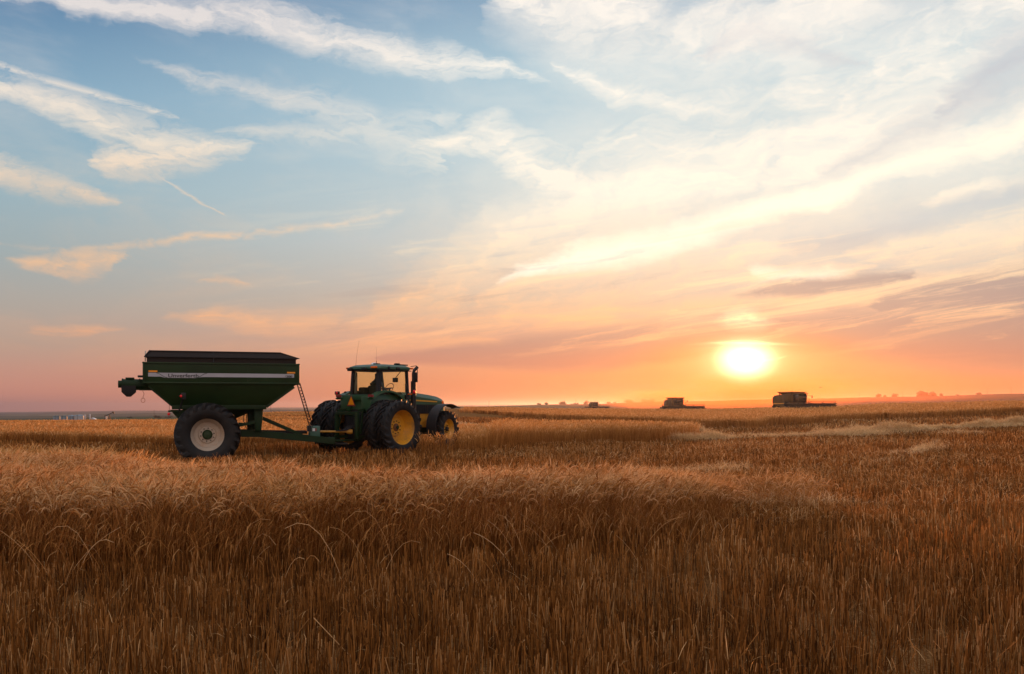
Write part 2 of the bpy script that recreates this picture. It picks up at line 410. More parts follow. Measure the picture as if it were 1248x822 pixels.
# ---------------------------------------------------------------- ground material
def ground_mat():
    m = bpy.data.materials.new('field_ground'); m.use_nodes = True; t = m.node_tree; b = t.nodes['Principled BSDF']
    co = t.nodes.new('ShaderNodeTexCoord').outputs['Object']
    sp = t.nodes.new('ShaderNodeSeparateXYZ'); t.links.new(co, sp.inputs[0]); x = X(t, sp.outputs[0]); y = X(t, sp.outputs[1])
    n1 = noise(t, co, 5.0, 8, 0.7); n2 = noise(t, co, 0.35, 5, 0.6); n3 = noise(t, co, 45.0, 3, 0.6)
    straw = ramp((n1 * 0.6 + n2 * 0.4), [(0.30, (0.055, 0.022, 0.007, 1)), (0.5, (0.14, 0.058, 0.018, 1)), (0.72, (0.30, 0.14, 0.045, 1))])
    straw = mixc(t, step(n3, 0.45, 0.6) * 0.5, straw, (0.36, 0.19, 0.075, 1))
    # distant fields: pasture, fallow and stubble patches
    vo = t.nodes.new('ShaderNodeTexVoronoi'); vo.inputs['Scale'].default_value = 1.0
    wv = comb(t, x * 0.0011 + (noise(t, co, 0.0015, 3) - 0.5) * 0.7, y * 0.0016, 0.0); t.links.new(wv, vo.inputs['Vector'])
    sc_ = t.nodes.new('ShaderNodeSeparateColor'); t.links.new(vo.outputs['Color'], sc_.inputs[0]); cell = X(t, sc_.outputs[0])
    patch = ramp(cell, [(0.0, (0.055, 0.060, 0.040, 1)), (0.3, (0.085, 0.085, 0.055, 1)), (0.5, (0.14, 0.12, 0.085, 1)), (0.7, (0.06, 0.07, 0.05, 1)), (0.9, (0.16, 0.14, 0.10, 1))], 'CONSTANT')
    bush = step(noise(t, co, 0.012, 8, 0.75), 0.52, 0.62)
    patch = mixc(t, bush * 0.6, patch, (0.035, 0.045, 0.03, 1))
    far = step(y, 480.0, 560.0)
    green = step(y, 560, 700) * step(y, 2300, 1500)
    leftside = step(x / y.max(1.0), -0.05, -0.22)
    patch = mixc(t, green * leftside * 0.7, patch, (0.050, 0.072, 0.030, 1))
    patch = mixc(t, (1.0 - leftside) * 0.55, patch, (0.20, 0.11, 0.05, 1))
    c = mixc(t, far, straw, patch)
    t.links.new(c, b.inputs['Base Color']); b.inputs['Roughness'].default_value = 1.0; b.inputs['Specular IOR Level'].default_value = 0.0
    bn = t.nodes.new('ShaderNodeBump'); bn.inputs['Strength'].default_value = 0.8; bn.inputs['Distance'].default_value = 0.05
    t.links.new(n1.v, bn.inputs['Height']); t.links.new(bn.outputs[0], b.inputs['Normal'])
    return m
def make_ground():
    fine = np.radians(np.concatenate([np.arange(-36, 36.01, 0.2)]))
    rest = np.radians(np.arange(40, 321, 5.0))
    th = np.concatenate([fine, rest]); th = np.append(th, fine[0] + 2 * math.pi)
    r = np.concatenate([[0.0], np.geomspace(0.6, 11000, 230)])
    TH, R = np.meshgrid(th[:-1], r)
    x = R * np.sin(TH); y = R * np.cos(TH)
    V = np.stack([x, y, H(x, y)], -1)
    nth = len(th) - 1; nr = len(r)
    i, j = np.meshgrid(np.arange(nr - 1), np.arange(nth), indexing='ij'); j2 = (j + 1) % nth
    F = np.stack([i * nth + j, i * nth + j2, (i + 1) * nth + j2, (i + 1) * nth + j], -1).reshape(-1, 4)[:, ::-1]
    a = Acc(); a.add(V, F4=F, tone=0.5)
    return tag(a.build('ground', ground_mat(), True), kind='structure')
make_ground()

# ---------------------------------------------------------------- straw material: thin dry stems, light shines through
def straw_mat(name, cols, trans=0.35, patchy=0.35):
    m = bpy.data.materials.new(name); m.use_nodes = True; t = m.node_tree; t.nodes.remove(t.nodes['Principled BSDF'])
    at = t.nodes.new('ShaderNodeAttribute'); at.attribute_name = 'tone'; tone = X(t, at.outputs['Fac'])
    co = t.nodes.new('ShaderNodeTexCoord').outputs['Object']
    big = noise(t, co, 0.45, 4, 0.6)
    c = ramp((tone + (big - 0.5) * patchy).clamp(), cols)
    d = t.nodes.new('ShaderNodeBsdfDiffuse'); t.links.new(c, d.inputs[0])
    tr = t.nodes.new('ShaderNodeBsdfTranslucent'); t.links.new(c, tr.inputs[0])
    mx = t.nodes.new('ShaderNodeMixShader'); mx.inputs[0].default_value = trans
    t.links.new(d.outputs[0], mx.inputs[1]); t.links.new(tr.outputs[0], mx.inputs[2])
    gl = t.nodes.new('ShaderNodeBsdfGlossy'); gl.inputs['Roughness'].default_value = 0.45; gl.inputs[0].default_value = (1, 0.7, 0.4, 1)
    m2 = t.nodes.new('ShaderNodeMixShader'); m2.inputs[0].default_value = 0.03
    t.links.new(mx.outputs[0], m2.inputs[1]); t.links.new(gl.outputs[0], m2.inputs[2])
    t.links.new(m2.outputs[0], t.nodes['Material Output'].inputs['Surface'])
    return m
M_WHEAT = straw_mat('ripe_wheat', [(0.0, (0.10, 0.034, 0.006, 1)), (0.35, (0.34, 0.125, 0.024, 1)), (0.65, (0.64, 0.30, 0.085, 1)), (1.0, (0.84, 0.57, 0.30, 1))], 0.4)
M_STUB = straw_mat('cut_stubble', [(0.0, (0.05, 0.015, 0.003, 1)), (0.35, (0.22, 0.077, 0.014, 1)), (0.7, (0.44, 0.178, 0.042, 1)), (1.0, (0.68, 0.42, 0.19, 1))], 0.3, 0.45)
M_STRAW = straw_mat('loose_straw', [(0.0, (0.34, 0.17, 0.06, 1)), (0.45, (0.72, 0.44, 0.18, 1)), (1.0, (0.90, 0.70, 0.42, 1))], 0.3)

def tubes(Cn, R, sides=3):
    """Cn (n,k,3) centre lines, R (n,k) radii -> verts, quads"""
    n, k, _ = Cn.shape
    T = np.gradient(Cn, axis=1); T /= np.linalg.norm(T, axis=2, keepdims=True) + 1e-9
    ph = rng.random(n) * 2 * np.pi
    ref = np.stack([np.cos(ph), np.sin(ph), 0.15 * np.ones(n)], -1)[:, None, :]
    D1 = np.cross(T, ref); D1 /= np.linalg.norm(D1, axis=2, keepdims=True) + 1e-9
    D2 = np.cross(T, D1)
    a = np.arange(sides) * 2 * np.pi / sides
    V = Cn[:, :, None, :] + R[:, :, None, None] * (D1[:, :, None, :] * np.cos(a)[None, None, :, None] + D2[:, :, None, :] * np.sin(a)[None, None, :, None])
    base = (np.arange(n) * k * sides)[:, None, None] + (np.arange(k - 1) * sides)[None, :, None]
    s = np.arange(sides)[None, None, :]; s2 = (s + 1) % sides
    F = np.stack([base + s, base + s2, base + sides + s2, base + sides + s], -1).reshape(-1, 4)
    return V.reshape(-1, 3), F
def ribbons(Cn, W, yaw=None, horiz=True):
    """flat blades: W (n,k) half widths, across direction horizontal at a random yaw"""
    n, k, _ = Cn.shape
    if yaw is None: yaw = rng.random(n) * 2 * np.pi
    D = np.stack([np.cos(yaw), np.sin(yaw), np.zeros(n)], -1)[:, None, :]
    V = np.stack([Cn - D * W[:, :, None], Cn + D * W[:, :, None]], 2)
    base = (np.arange(n) * k * 2)[:, None] + (np.arange(k - 1) * 2)[None, :]
    F = np.stack([base, base + 1, base + 3, base + 2], -1).reshape(-1, 4)
    return V.reshape(-1, 3), F

def inside(poly, x, y):
    r = np.zeros(x.shape, bool); p = np.array(poly); n = len(p)
    for i in range(n):
        x1, y1 = p[i]; x2, y2 = p[(i + 1) % n]
        c = ((y1 > y) != (y2 > y)) & (x < (x2 - x1) * (y - y1) / (y2 - y1 + 1e-12) + x1); r ^= c
    return r
def edge_noise(x, y): return x + 0.5 * fbm(x / 1.3, y / 1.3, 21, 3), y + 0.9 * fbm(x / 1.7, y / 1.7, 31, 3)

# standing strips (ground plan, metres)
NEAR = [(-9.5, 9.3), (-5.0, 9.7), (-1.95, 10.3), (0.0, 10.8), (1.3, 12.0), (2.4, 12.9), (3.2, 13.9), (3.0, 14.8), (2.2, 14.8), (1.0, 13.4), (0.0, 12.7), (-2.3, 12.8), (-4.2, 13.7), (-6.2, 16.8), (-8.3, 20.0), (-12, 20.0), (-16, 17.5), (-16, 11)]
MID = [(-3.25, 32.2), (-1.2, 33.6), (0.2, 37.5), (4.0, 43.0), (7.6, 46.2), (9.2, 47.5), (8.6, 51.5), (5.0, 56), (0, 60), (-3.5, 58), (-3.0, 48), (-1.6, 41), (-1.6, 36.8), (-2.5, 34.6)]
FARL = [(-60, 47), (-30, 43), (-23, 46.0), (-18, 43), (-14.5, 39.8), (-11.5, 39.0), (-8.5, 42.5), (-4.0, 47), (-4.4, 56), (-5.4, 80), (-9, 150), (-25, 330), (-230, 330), (-110, 160)]
FARR = [(-11, 205), (5.5, 118), (11, 92), (13.8, 74), (17.2, 70.5), (20.5, 78), (30, 90), (42, 101), (63, 122), (105, 165), (250, 330), (190, 460), (20, 460), (-20, 460)]
cuts = [[(-70, 53), (-6, 56.5), (-5, 60.5), (-75, 57.5)], [(-110, 92), (-6, 100), (-6, 110), (-120, 102)], [(-150, 150), (-12, 155), (-12, 185), (-160, 180)]]
def in_machine(x, y, m=0.25):
    r = np.zeros(x.shape, bool)
    for (ox, oy, th, x0, x1, w) in ((-5.085, 34.55, 54, -1.9, 4.0, 1.95), (-9.92, 32.3, 18, -2.3, 5.0, 1.85)):
        c, s = math.cos(math.radians(th)), math.sin(math.radians(th))
        lx = (x - ox) * c + (y - oy) * s; ly = -(x - ox) * s + (y - oy) * c
        r |= (lx > x0 - m) & (lx < x1 + m) & (np.abs(ly) < w + m)
    return r
def standing(x, y):
    """height of the standing crop at a point (0 where it has been cut)"""
    ex, ey = edge_noise(x, y)
    nr = inside(NEAR, ex, ey); md = inside(MID, ex, ey)
    k = np.clip(y / 45, 0.3, 3); ex2 = x + 0.6 * k * fbm(x / 6, y / 6, 41, 3); ey2 = y + 0.8 * k * fbm(x / 7, y / 7, 43, 3)
    fl = inside(FARL, ex2, ey2); fr_ = inside(FARR, ex2, ey2)
    for c in cuts: fl &= ~inside(c, ex2, ey2)
    h = np.where(nr, 0.84 + 0.14 * fbm(x / 1.6, y / 1.6, 51, 3) - 0.34 * sm(np.clip((x - 0.2) / 3.8, 0, 1)), 0)
    h = np.where(nr & (x < -6), h + 0.05, h)
    h = np.where(md | fl | fr_, 0.80 + 0.12 * fbm(x / 4, y / 4, 53, 3), h)
    h = np.where(fl, h * 0.72, h); h = np.where(md, (h + 0.12) * np.where(x < -0.9, 0.74, 1.0), h)
    return np.where(in_machine(x, y), 0, h)

def scatter(u0, u1, y0, y1, dens):
    """random points in the wedge u0..u1 between depths y0 and y1; dens may be a function of depth"""
    area = 0.5 * (u1 - u0) * (y1 ** 2 - y0 ** 2)
    n = int(area * dens)
    y = np.sqrt(y0 ** 2 + rng.random(n) * (y1 ** 2 - y0 ** 2)); u = u0 + rng.random(n) * (u1 - u0)
    return u * y, y

def wheat_plants(acc, x, y, hs, lod):
    n = len(x); z = H(x, y)
    hgt = hs * (0.78 + 0.30 * rng.random(n) ** 0.8) * (1 + 0.16 * fbm(x / 0.35, y / 0.35, 67, 2)); lean_a = 0.5 + 1.5 * rng.standard_normal(n)      # mostly leaning to the right
    big = fbm(x / 0.9, y / 0.9, 61, 2) * 2.5
    lean_a = lean_a + big
    lean = 0.07 + 0.17 * rng.random(n) ** 2
    dirn = np.stack([np.cos(lean_a), np.sin(lean_a)], -1)
    k = {0: 6, 1: 4, 2: 3}[lod]
    s = np.linspace(0, 1, k)
    Cn = np.zeros((n, k, 3))
    off = lean[:, None] * s[None, :] ** 2.2 * hgt[:, None] * 1.6
    Cn[:, :, 0] = x[:, None] + off * dirn[:, 0:1]; Cn[:, :, 1] = y[:, None] + off * dirn[:, 1:2]
    Cn[:, :, 2] = z[:, None] + hgt[:, None] * (s[None, :] - 0.05 * s[None, :] ** 3)
    tone = rng.random(n)
    # drooping head
    droop = np.radians(35 + 125 * rng.random(n)) ; L = 0.12 + 0.05 * rng.random(n)
    kk = {0: 4, 1: 3, 2: 2}[lod]; q = np.linspace(0, 1, kk + 1)[1:]
    hd = np.zeros((n, kk, 3)); p = Cn[:, -1].copy(); a0 = np.radians(15)
    for i in range(kk):
        a = a0 + (droop - a0) * q[i]; st = L / kk * (1.6 if i == 0 else 1)
        p = p + np.stack([np.sin(a) * dirn[:, 0], np.sin(a) * dirn[:, 1], np.cos(a)], -1) * st[:, None]
        hd[:, i] = p
    if lod == 0:
        R = np.full((n, k), 0.0019); V, F = tubes(Cn, R)
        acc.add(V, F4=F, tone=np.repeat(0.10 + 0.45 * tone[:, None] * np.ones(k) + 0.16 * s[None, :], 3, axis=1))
        full = np.concatenate([Cn[:, -1:], hd], 1); Rh = np.array([0.002, 0.0054, 0.0066, 0.0052, 0.0015])[None, :] * (0.8 + 0.4 * rng.random((n, 1)))
        V, F = tubes(full, Rh, 4); acc.add(V, F4=F, tone=np.repeat(np.repeat((0.36 + 0.60 * rng.random(n) ** 1.2)[:, None], kk + 1, 1), 4, axis=1))
        # beard
        na = 9
        for j in range(na):
            b0 = full[:, 1 + (j % 4)]; ax = hd[:, -1] - full[:, 0]; ax /= np.linalg.norm(ax, axis=1, keepdims=True)
            sp = rng.standard_normal((n, 3)) * 0.26
            d = ax + sp; d /= np.linalg.norm(d, axis=1, keepdims=True); ln = 0.06 + 0.05 * rng.random(n)
            tip = b0 + d * ln[:, None]; tip[:, 2] -= 0.01
            Cb = np.stack([b0, tip], 1); Wb = np.tile([0.0012, 0.0004], (n, 1)); V, F = ribbons(Cb, Wb)
            acc.add(V, F4=F, tone=np.repeat(0.62 + 0.38 * tone, 4))
        # dry leaf
        a = rng.random(n) * 6.28; h0 = hgt * (0.35 + 0.4 * rng.random(n)); ll = 0.10 + 0.14 * rng.random(n)
        b0 = np.stack([x + off[:, k // 2] * dirn[:, 0] * .7, y + off[:, k // 2] * dirn[:, 1] * .7, z + h0], -1)
        dd = np.stack([np.cos(a), np.sin(a), np.zeros(n)], -1)
        Cl = np.stack([b0, b0 + dd * (ll * .35)[:, None] + [0, 0, .05], b0 + dd * (ll * .8)[:, None] + [0, 0, .01], b0 + dd * ll[:, None] + [0, 0, -.07]], 1)
        V, F = ribbons(Cl, np.tile([0.002, 0.0038, 0.003, 0.0005], (n, 1)), yaw=a + np.pi / 2 + 0.5)
        acc.add(V, F4=F, tone=np.repeat(0.25 + 0.55 * rng.random(n), 8))
    else:
        w = 0.0042 if lod == 1 else 0.011
        wd = np.maximum(1.0, y / (30 if lod == 1 else 75))
        V, F = ribbons(Cn, np.tile(w * np.linspace(1, 0.7, k), (n, 1)) * wd[:, None])
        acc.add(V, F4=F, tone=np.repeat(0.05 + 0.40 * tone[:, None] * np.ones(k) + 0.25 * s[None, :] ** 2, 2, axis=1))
        full = np.concatenate([Cn[:, -1:], hd], 1)
        wh = (0.010 if lod == 1 else 0.024); prof = np.array([0.3, 1, .9, .3] if lod == 1 else [0.4, 1, .5])
        V, F = ribbons(full, prof[None, :] * wh * wd[:, None], yaw=lean_a + np.pi / 2 + 0.8 * rng.standard_normal(n))
        acc.add(V, F4=F, tone=np.repeat(np.repeat((0.40 + 0.42 * tone)[:, None], kk + 1, 1), 2, axis=1))

def stubble(acc, x, y, h, w, k=2, prism=False, leany=0.05):
    n = len(x); z = H(x, y)
    s = np.linspace(0, 1, k); la = rng.random(n) * 6.28; ln = leany * np.abs(rng.standard_normal(n)) + np.where(rng.random(n) < .07, .35 * rng.random(n), 0)
    Cn = np.zeros((n, k, 3))
    Cn[:, :, 0] = x[:, None] + (ln * np.cos(la) * h)[:, None] * s * 2; Cn[:, :, 1] = y[:, None] + (ln * np.sin(la) * h)[:, None] * s * 2
    Cn[:, :, 2] = z[:, None] + h[:, None] * s - 0.01
    tone = np.clip(rng.random(n) ** 1.2 * 0.78 + 0.35 * fbm(x / .4, y / .4, 73, 2), 0, 1)
    top = (rng.random(n) < 0.25) * 0.18
    tn = tone[:, None] * np.ones(k) + top[:, None] * s
    if prism:
        V, F = tubes(Cn, np.tile(np.linspace(w, w * 0.85, k), (n, 1)) * (0.7 + 0.6 * rng.random((n, 1))), 3); acc.add(V, F4=F, tone=np.repeat(tn, 3, axis=1))
    else:
        V, F = ribbons(Cn, np.full((n, k), w) * (0.7 + 0.6 * rng.random((n, 1)))); acc.add(V, F4=F, tone=np.repeat(tn, 2, axis=1))

UM = 0.60
# --- near strip of standing wheat
a = Acc(); x, y = scatter(-0.78, 0.40, 8.6, 21.5, 640); hs = standing(x, y); m = hs > 0
x, y, hs = x[m], y[m], hs[m]; near = y < 15.5
keep = near | (rng.random(len(x)) < 0.5)
x, y, hs, near = x[keep], y[keep], hs[keep], near[keep]
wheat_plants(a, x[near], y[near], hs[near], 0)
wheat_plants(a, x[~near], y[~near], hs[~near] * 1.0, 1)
tag(a.build('standing_wheat', M_WHEAT), kind='stuff', label='uncut strip of bearded wheat with nodding heads nearest the viewer', cat='wheat')
print('near wheat', len(x), a.n)
# --- middle strip
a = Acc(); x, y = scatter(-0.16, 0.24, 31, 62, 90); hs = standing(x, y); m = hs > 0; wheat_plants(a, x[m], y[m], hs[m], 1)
print('mid', m.sum())
tag(a.build('standing_wheat', M_WHEAT), kind='stuff', label='uncut strip of wheat beside the front of the tractor', cat='wheat')
# --- far stands: canopy sheet plus stems thinning with distance
def canopy(acc, u0, u1, ys, nu, drop, sel):
    uu = np.linspace(u0, u1, nu); Ug, Yg = np.meshgrid(uu, ys); Xg = Ug * Yg
    xr = Xg + (rng.random(Xg.shape) - .5) * 0.3; yr = Yg + (rng.random(Xg.shape) - .5) * 0.3
    hs = standing(xr, yr) * sel(xr, yr)
    e = 0.010 * Yg + 0.35
    for ax, ay in ((0, -1.0), (-1, 0), (1, 0), (0, 1)): hs = hs * (standing(xr + ax * e, yr + ay * e * 2.2) > 0)
    zz = H(xr, yr) + np.where(hs > 0, hs * drop + 0.10 * (rng.random(hs.shape) - .5), -0.05)
    V = np.stack([xr, yr, zz], -1); nr_, nc = Xg.shape
    i, j = np.meshgrid(np.arange(nr_ - 1), np.arange(nc - 1), indexing='ij')
    idx = np.stack([i * nc + j, i * nc + j + 1, (i + 1) * nc + j + 1, (i + 1) * nc + j], -1).reshape(-1, 4)
    ok = (hs.ravel()[idx] > 0).all(1)
    used = np.unique(idx[ok]); mp = -np.ones(V.size // 3, int); mp[used] = np.arange(len(used))
    tn = 0.25 + 0.35 * rng.random(len(used))
    tn = np.where(hs.ravel()[used] > 0, tn, 0.0)
    acc.add(V.reshape(-1, 3)[used], F4=mp[idx[ok]], tone=tn)
selL = lambda x, y: (x / y < -0.06) & (y > 34) & ~inside(MID, x, y)
selR = lambda x, y: (x / y >= -0.06) & (y > 62)
for nm, sel, u0, u1, bands, lab in (('standing_wheat', selL, -UM, -0.06, ((38, 48, 120), (48, 62, 40), (62, 100, 11), (100, 180, 2.2), (180, 335, 0.45)), 'ripe wheat stand behind the grain cart with mown lanes'),
                               ('standing_wheat', selR, -0.06, UM, ((62, 95, 34), (95, 125, 14), (125, 165, 5), (165, 240, 1.8), (240, 470, 0.30)), 'broad stand of uncut wheat in front of the harvesters')):
    a = Acc()
    for y0, y1, dn in bands:
        x, y = scatter(u0, u1, y0, y1, dn); hs = standing(x, y) * sel(x, y); m = hs > 0
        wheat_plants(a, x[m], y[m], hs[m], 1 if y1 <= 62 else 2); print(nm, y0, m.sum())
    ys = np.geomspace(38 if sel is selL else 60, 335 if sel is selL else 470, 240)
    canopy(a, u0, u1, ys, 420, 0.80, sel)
    tag(a.build(nm, M_WHEAT), kind='stuff', label=lab, cat='wheat')
# --- stubble
def cut_pts(x, y): m = standing(x, y) <= 0; return x[m], y[m]
a = Acc()
def rows(x, y, sp=0.19):                       # pull plants towards drill rows running away to the right
    c, s = math.cos(math.radians(62)), math.sin(math.radians(62)); v = -x * s + y * c
    t = np.round(v / sp) * sp + 0.065 * rng.standard_normal(len(x)); dv = t - v
    return x - dv * s, y + dv * c
def thin(x, y):
    d = fbm(x / .16, y / .22, 75, 2) + .5 * fbm(x / 1.3, y / 1.1, 77, 2) + .5 * rng.random(len(x)); m = d > 0.10; return x[m], y[m]
def sth(x, y): return 0.22 + 0.12 * rng.random(len(x)) + 0.12 * fbm(x / .35, y / .35, 79, 2) + 0.07 * fbm(x / 1.8, y / 1.5, 71, 2)
x, y = thin(*rows(*cut_pts(*scatter(-0.66, 0.66, 4.6, 9.5, 600))))
stubble(a, x, y, sth(x, y), 0.0031, 3, True, 0.07); n1_ = len(x)
x, y = thin(*rows(*cut_pts(*scatter(-0.66, 0.66, 9.5, 16, 400))))
stubble(a, x, y, sth(x, y), 0.0033, 2, False, 0.07); print('stub', n1_, len(x))
for y0, y1, dn, w in ((16, 24, 150, .0045), (24, 40, 75, .007), (40, 70, 22, .012), (70, 130, 5, .022)):
    x, y = cut_pts(*scatter(-UM, UM, y0, y1, dn))
    m = ~in_machine(x, y, -0.9)
    x, y = x[m], y[m]; print('stub', y0, len(x))
    stubble(a, x, y, 0.23 + 0.10 * rng.random(len(x)) + 0.08 * fbm(x / 2, y / 2, 71, 2), w, 2, False, 0.12)
# thin stems left long, and chaff: leaf scraps caught in the stubble
n = 5200; x, y = cut_pts(*scatter(-0.66, 0.66, 4.8, 16, 42)); n = len(x)
aa = rng.random(n) * 6.28; ll = 0.05 + 0.16 * rng.random(n) ** 2; tilt = rng.standard_normal(n) * 0.5
b0 = np.stack([x, y, H(x, y) + 0.06 + 0.26 * rng.random(n)], -1); dd = np.stack([np.cos(aa) * np.cos(tilt), np.sin(aa) * np.cos(tilt), np.sin(tilt)], -1)
Cl = np.stack([b0 - dd * ll[:, None] * .5, b0 + np.array([0, 0, .012]), b0 + dd * ll[:, None] * .5], 1)
V, F = ribbons(Cl, np.tile([0.0012, 0.0024, 0.0008], (n, 1)), yaw=aa + 1.57 + 0.6 * rng.standard_normal(n)); a.add(V, F4=F, tone=np.repeat(0.45 + 0.55 * rng.random(n), 6))
tag(a.build('stubble', M_STUB), kind='stuff', label='cut stubble in upright rows covering the near field', cat='stubble')
print('stubble verts', a.n)

# --- windrows: loose straw thrown out behind the harvester
def windrow(path, width, height, dens, size, label, patch=1.0):
    a = Acc(); P = np.array(path, float); seg = np.diff(P, axis=0); L = np.hypot(seg[:, 0], seg[:, 1]); tot = L.sum()
    n = int(tot * dens); t = rng.random(n) * tot; cum = np.concatenate([[0], np.cumsum(L)]); i = np.clip(np.searchsorted(cum, t, 'right') - 1, 0, len(L) - 1)
    f = (t - cum[i]) / L[i]; c = P[i] + seg[i] * f[:, None]; nrm = np.stack([-seg[i][:, 1], seg[i][:, 0]], -1) / L[i][:, None]
    o = rng.standard_normal(n) * 0.42 + 0.5 * fbm(t / 2.3, t * 0 + 3, 81, 2)
    x = c[:, 0] + nrm[:, 0] * o * width; y = c[:, 1] + nrm[:, 1] * o * width
    dn = fbm(t / 2.8, o * .9, 83, 4) + .4 * fbm(t / 9, o * .5, 85, 2) + 0.3 * (rng.random(n) - .5); keep = dn > -0.10 * patch; x, y, o, dn = x[keep], y[keep], o[keep], dn[keep]; n = len(x)
    z = H(x, y) + 0.16 + (height * np.exp(-o * o * 1.6) * np.clip(0.3 + 3.2 * dn + 1.2 * fbm(x / .7, y / .9, 87, 3), 0.05, 2.6)) * rng.random(n) ** 0.7 + 0.04
    aa = rng.random(n) * 6.28; tl = 0.40 * rng.standard_normal(n); ll = size * (0.4 + 0.9 * rng.random(n))
    dd = np.stack([np.cos(aa) * np.cos(tl), np.sin(aa) * np.cos(tl), np.sin(tl)], -1); b0 = np.stack([x, y, z], -1)
    Cl = np.stack([b0 - dd * ll[:, None] * .5, b0 + np.array([0, 0, 1.0]) * (0.10 * ll * rng.random(n))[:, None], b0 + dd * ll[:, None] * .5], 1)
    w = size * 0.011 * np.maximum(1, y / 40)
    V, F = ribbons(Cl, np.stack([w * .7, w, w * .6], 1), yaw=aa + 1.57 + 0.9 * rng.standard_normal(n)); a.add(V, F4=F, tone=np.repeat(rng.random(n), 6))
    return tag(a.build('straw', M_STRAW), kind='stuff', label=label, cat='straw')
windrow([(7.6, 46.5), (12.5, 51.5), (17.2, 54.5), (22, 58), (28, 64), (41, 77), (75, 115)], 1.15, 0.22, 1900, 0.42, 'pale windrow of loose straw beyond the stubble on the right', 0.3)
windrow([(16, 52), (20, 54), (25, 58)], 2.6, 0.24, 1500, 0.40, 'scattered loose straw at the right of the far stubble', -1.2)
windrow([(2.6, 22.5), (5.2, 24.0), (8.5, 26.0), (12, 31), (15, 35)], 0.55, 0.13, 560, 0.30, 'thin wandering line of straw across the middle stubble', -1.2)
windrow([(2.0, 17.2), (4.2, 15.8), (6.0, 16.2), (8.0, 16.8), (10.5, 15.5)], 0.5, 0.13, 700, 0.26, 'tangled straw at the end of the near wheat strip', -1.2)
windrow([(-4, 72), (2, 66), (6.5, 63), (12, 62)], 1.3, 0.22, 900, 0.45, 'pale straw lane behind the middle wheat strip')
windrow([(-30, 47), (-20, 49), (-12, 53)], 0.8, 0.2, 60, 0.3, 'few straw wisps behind the grain cart')
# loose straw litter all over the cut ground
a = Acc()
for y0, y1, dn_, sz, w0 in ((13, 24, 55, .16, .0028), (24, 45, 22, .24, .0055), (45, 90, 5, .36, .012)):
    x, y = cut_pts(*scatter(-.2, UM, y0, y1, dn_)); pn = fbm(x / 3.2, y / 4.5, 95, 3) + .35 * rng.random(len(x)); m = (pn > 0.16) & ~in_machine(x, y); x, y = x[m], y[m]; n = len(x)
    aa = rng.random(n) * 6.28; tl = .35 * rng.standard_normal(n); ll = sz * (.4 + rng.random(n)); dd = np.stack([np.cos(aa) * np.cos(tl), np.sin(aa) * np.cos(tl), np.sin(tl)], -1)
    b0 = np.stack([x, y, H(x, y) + .18 + .16 * rng.random(n)], -1); Cl = np.stack([b0 - dd * ll[:, None] * .5, b0 + np.array([0, 0, .02]), b0 + dd * ll[:, None] * .5], 1)
    V, F = ribbons(Cl, np.tile([w0 * .7, w0, w0 * .5], (n, 1)), yaw=aa + 1.57 + .8 * rng.standard_normal(n)); a.add(V, F4=F, tone=np.repeat(.1 + .6 * rng.random(n), 6))
tag(a.build('straw_litter', M_STRAW), kind='stuff', label='thin loose straw litter lying over the stubble on the right', cat='straw')
# lodged, tangled crop at the tail of the near strip
a = Acc(); x, y = scatter(-0.05, 0.40, 13.5, 20, 170); m = inside([(0.4, 14.6), (2.4, 15.4), (4.3, 14.8), (5.2, 17.0), (3.4, 18.8), (1.2, 18.2), (-0.4, 16.4)], *edge_noise(x, y)) & (fbm(x / 1.1, y / 1.1, 91, 3) > -0.12)
wheat_plants(a, x[m], y[m], 0.44 + 0.10 * rng.random(m.sum()), 0)
tag(a.build('standing_wheat', M_WHEAT), kind='stuff', label='low lodged tangle of wheat behind the tail of the near strip', cat='wheat')
# single long stems that lean out over the cut
a = Acc(); n = 75; x = rng.uniform(-5.5, 2.5, n); y = rng.uniform(9.0, 11.0, n) + np.clip(x, 0, 3) * .8
la = rng.uniform(-1.2, 1.2, n) + np.where(rng.random(n) < .5, np.pi, 0); Ls = rng.uniform(.35, .75, n)
s = np.linspace(0, 1, 7); reach = rng.uniform(.5, 1.0, n)
Cn = np.zeros((n, 7, 3)); Cn[:, :, 0] = x[:, None] + (reach * Ls * np.cos(la))[:, None] * s ** 1.3; Cn[:, :, 1] = y[:, None] - np.abs(reach * Ls * np.sin(la) * .5)[:, None] * s
Cn[:, :, 2] = H(x, y)[:, None] + (Ls[:, None]) * np.sin(s * rng.uniform(0.9, 2.3, (n, 1))) * 1.0
V, F = tubes(Cn, np.full((n, 7), 0.0024)); a.add(V, F4=F, tone=np.repeat(np.repeat(0.5 + .5 * rng.random((n, 1)), 7, 1), 3, axis=1))
tag(a.build('bent_stems', M_WHEAT), kind='stuff', label='long bent wheat stems leaning out over the near stubble', cat='wheat stems')

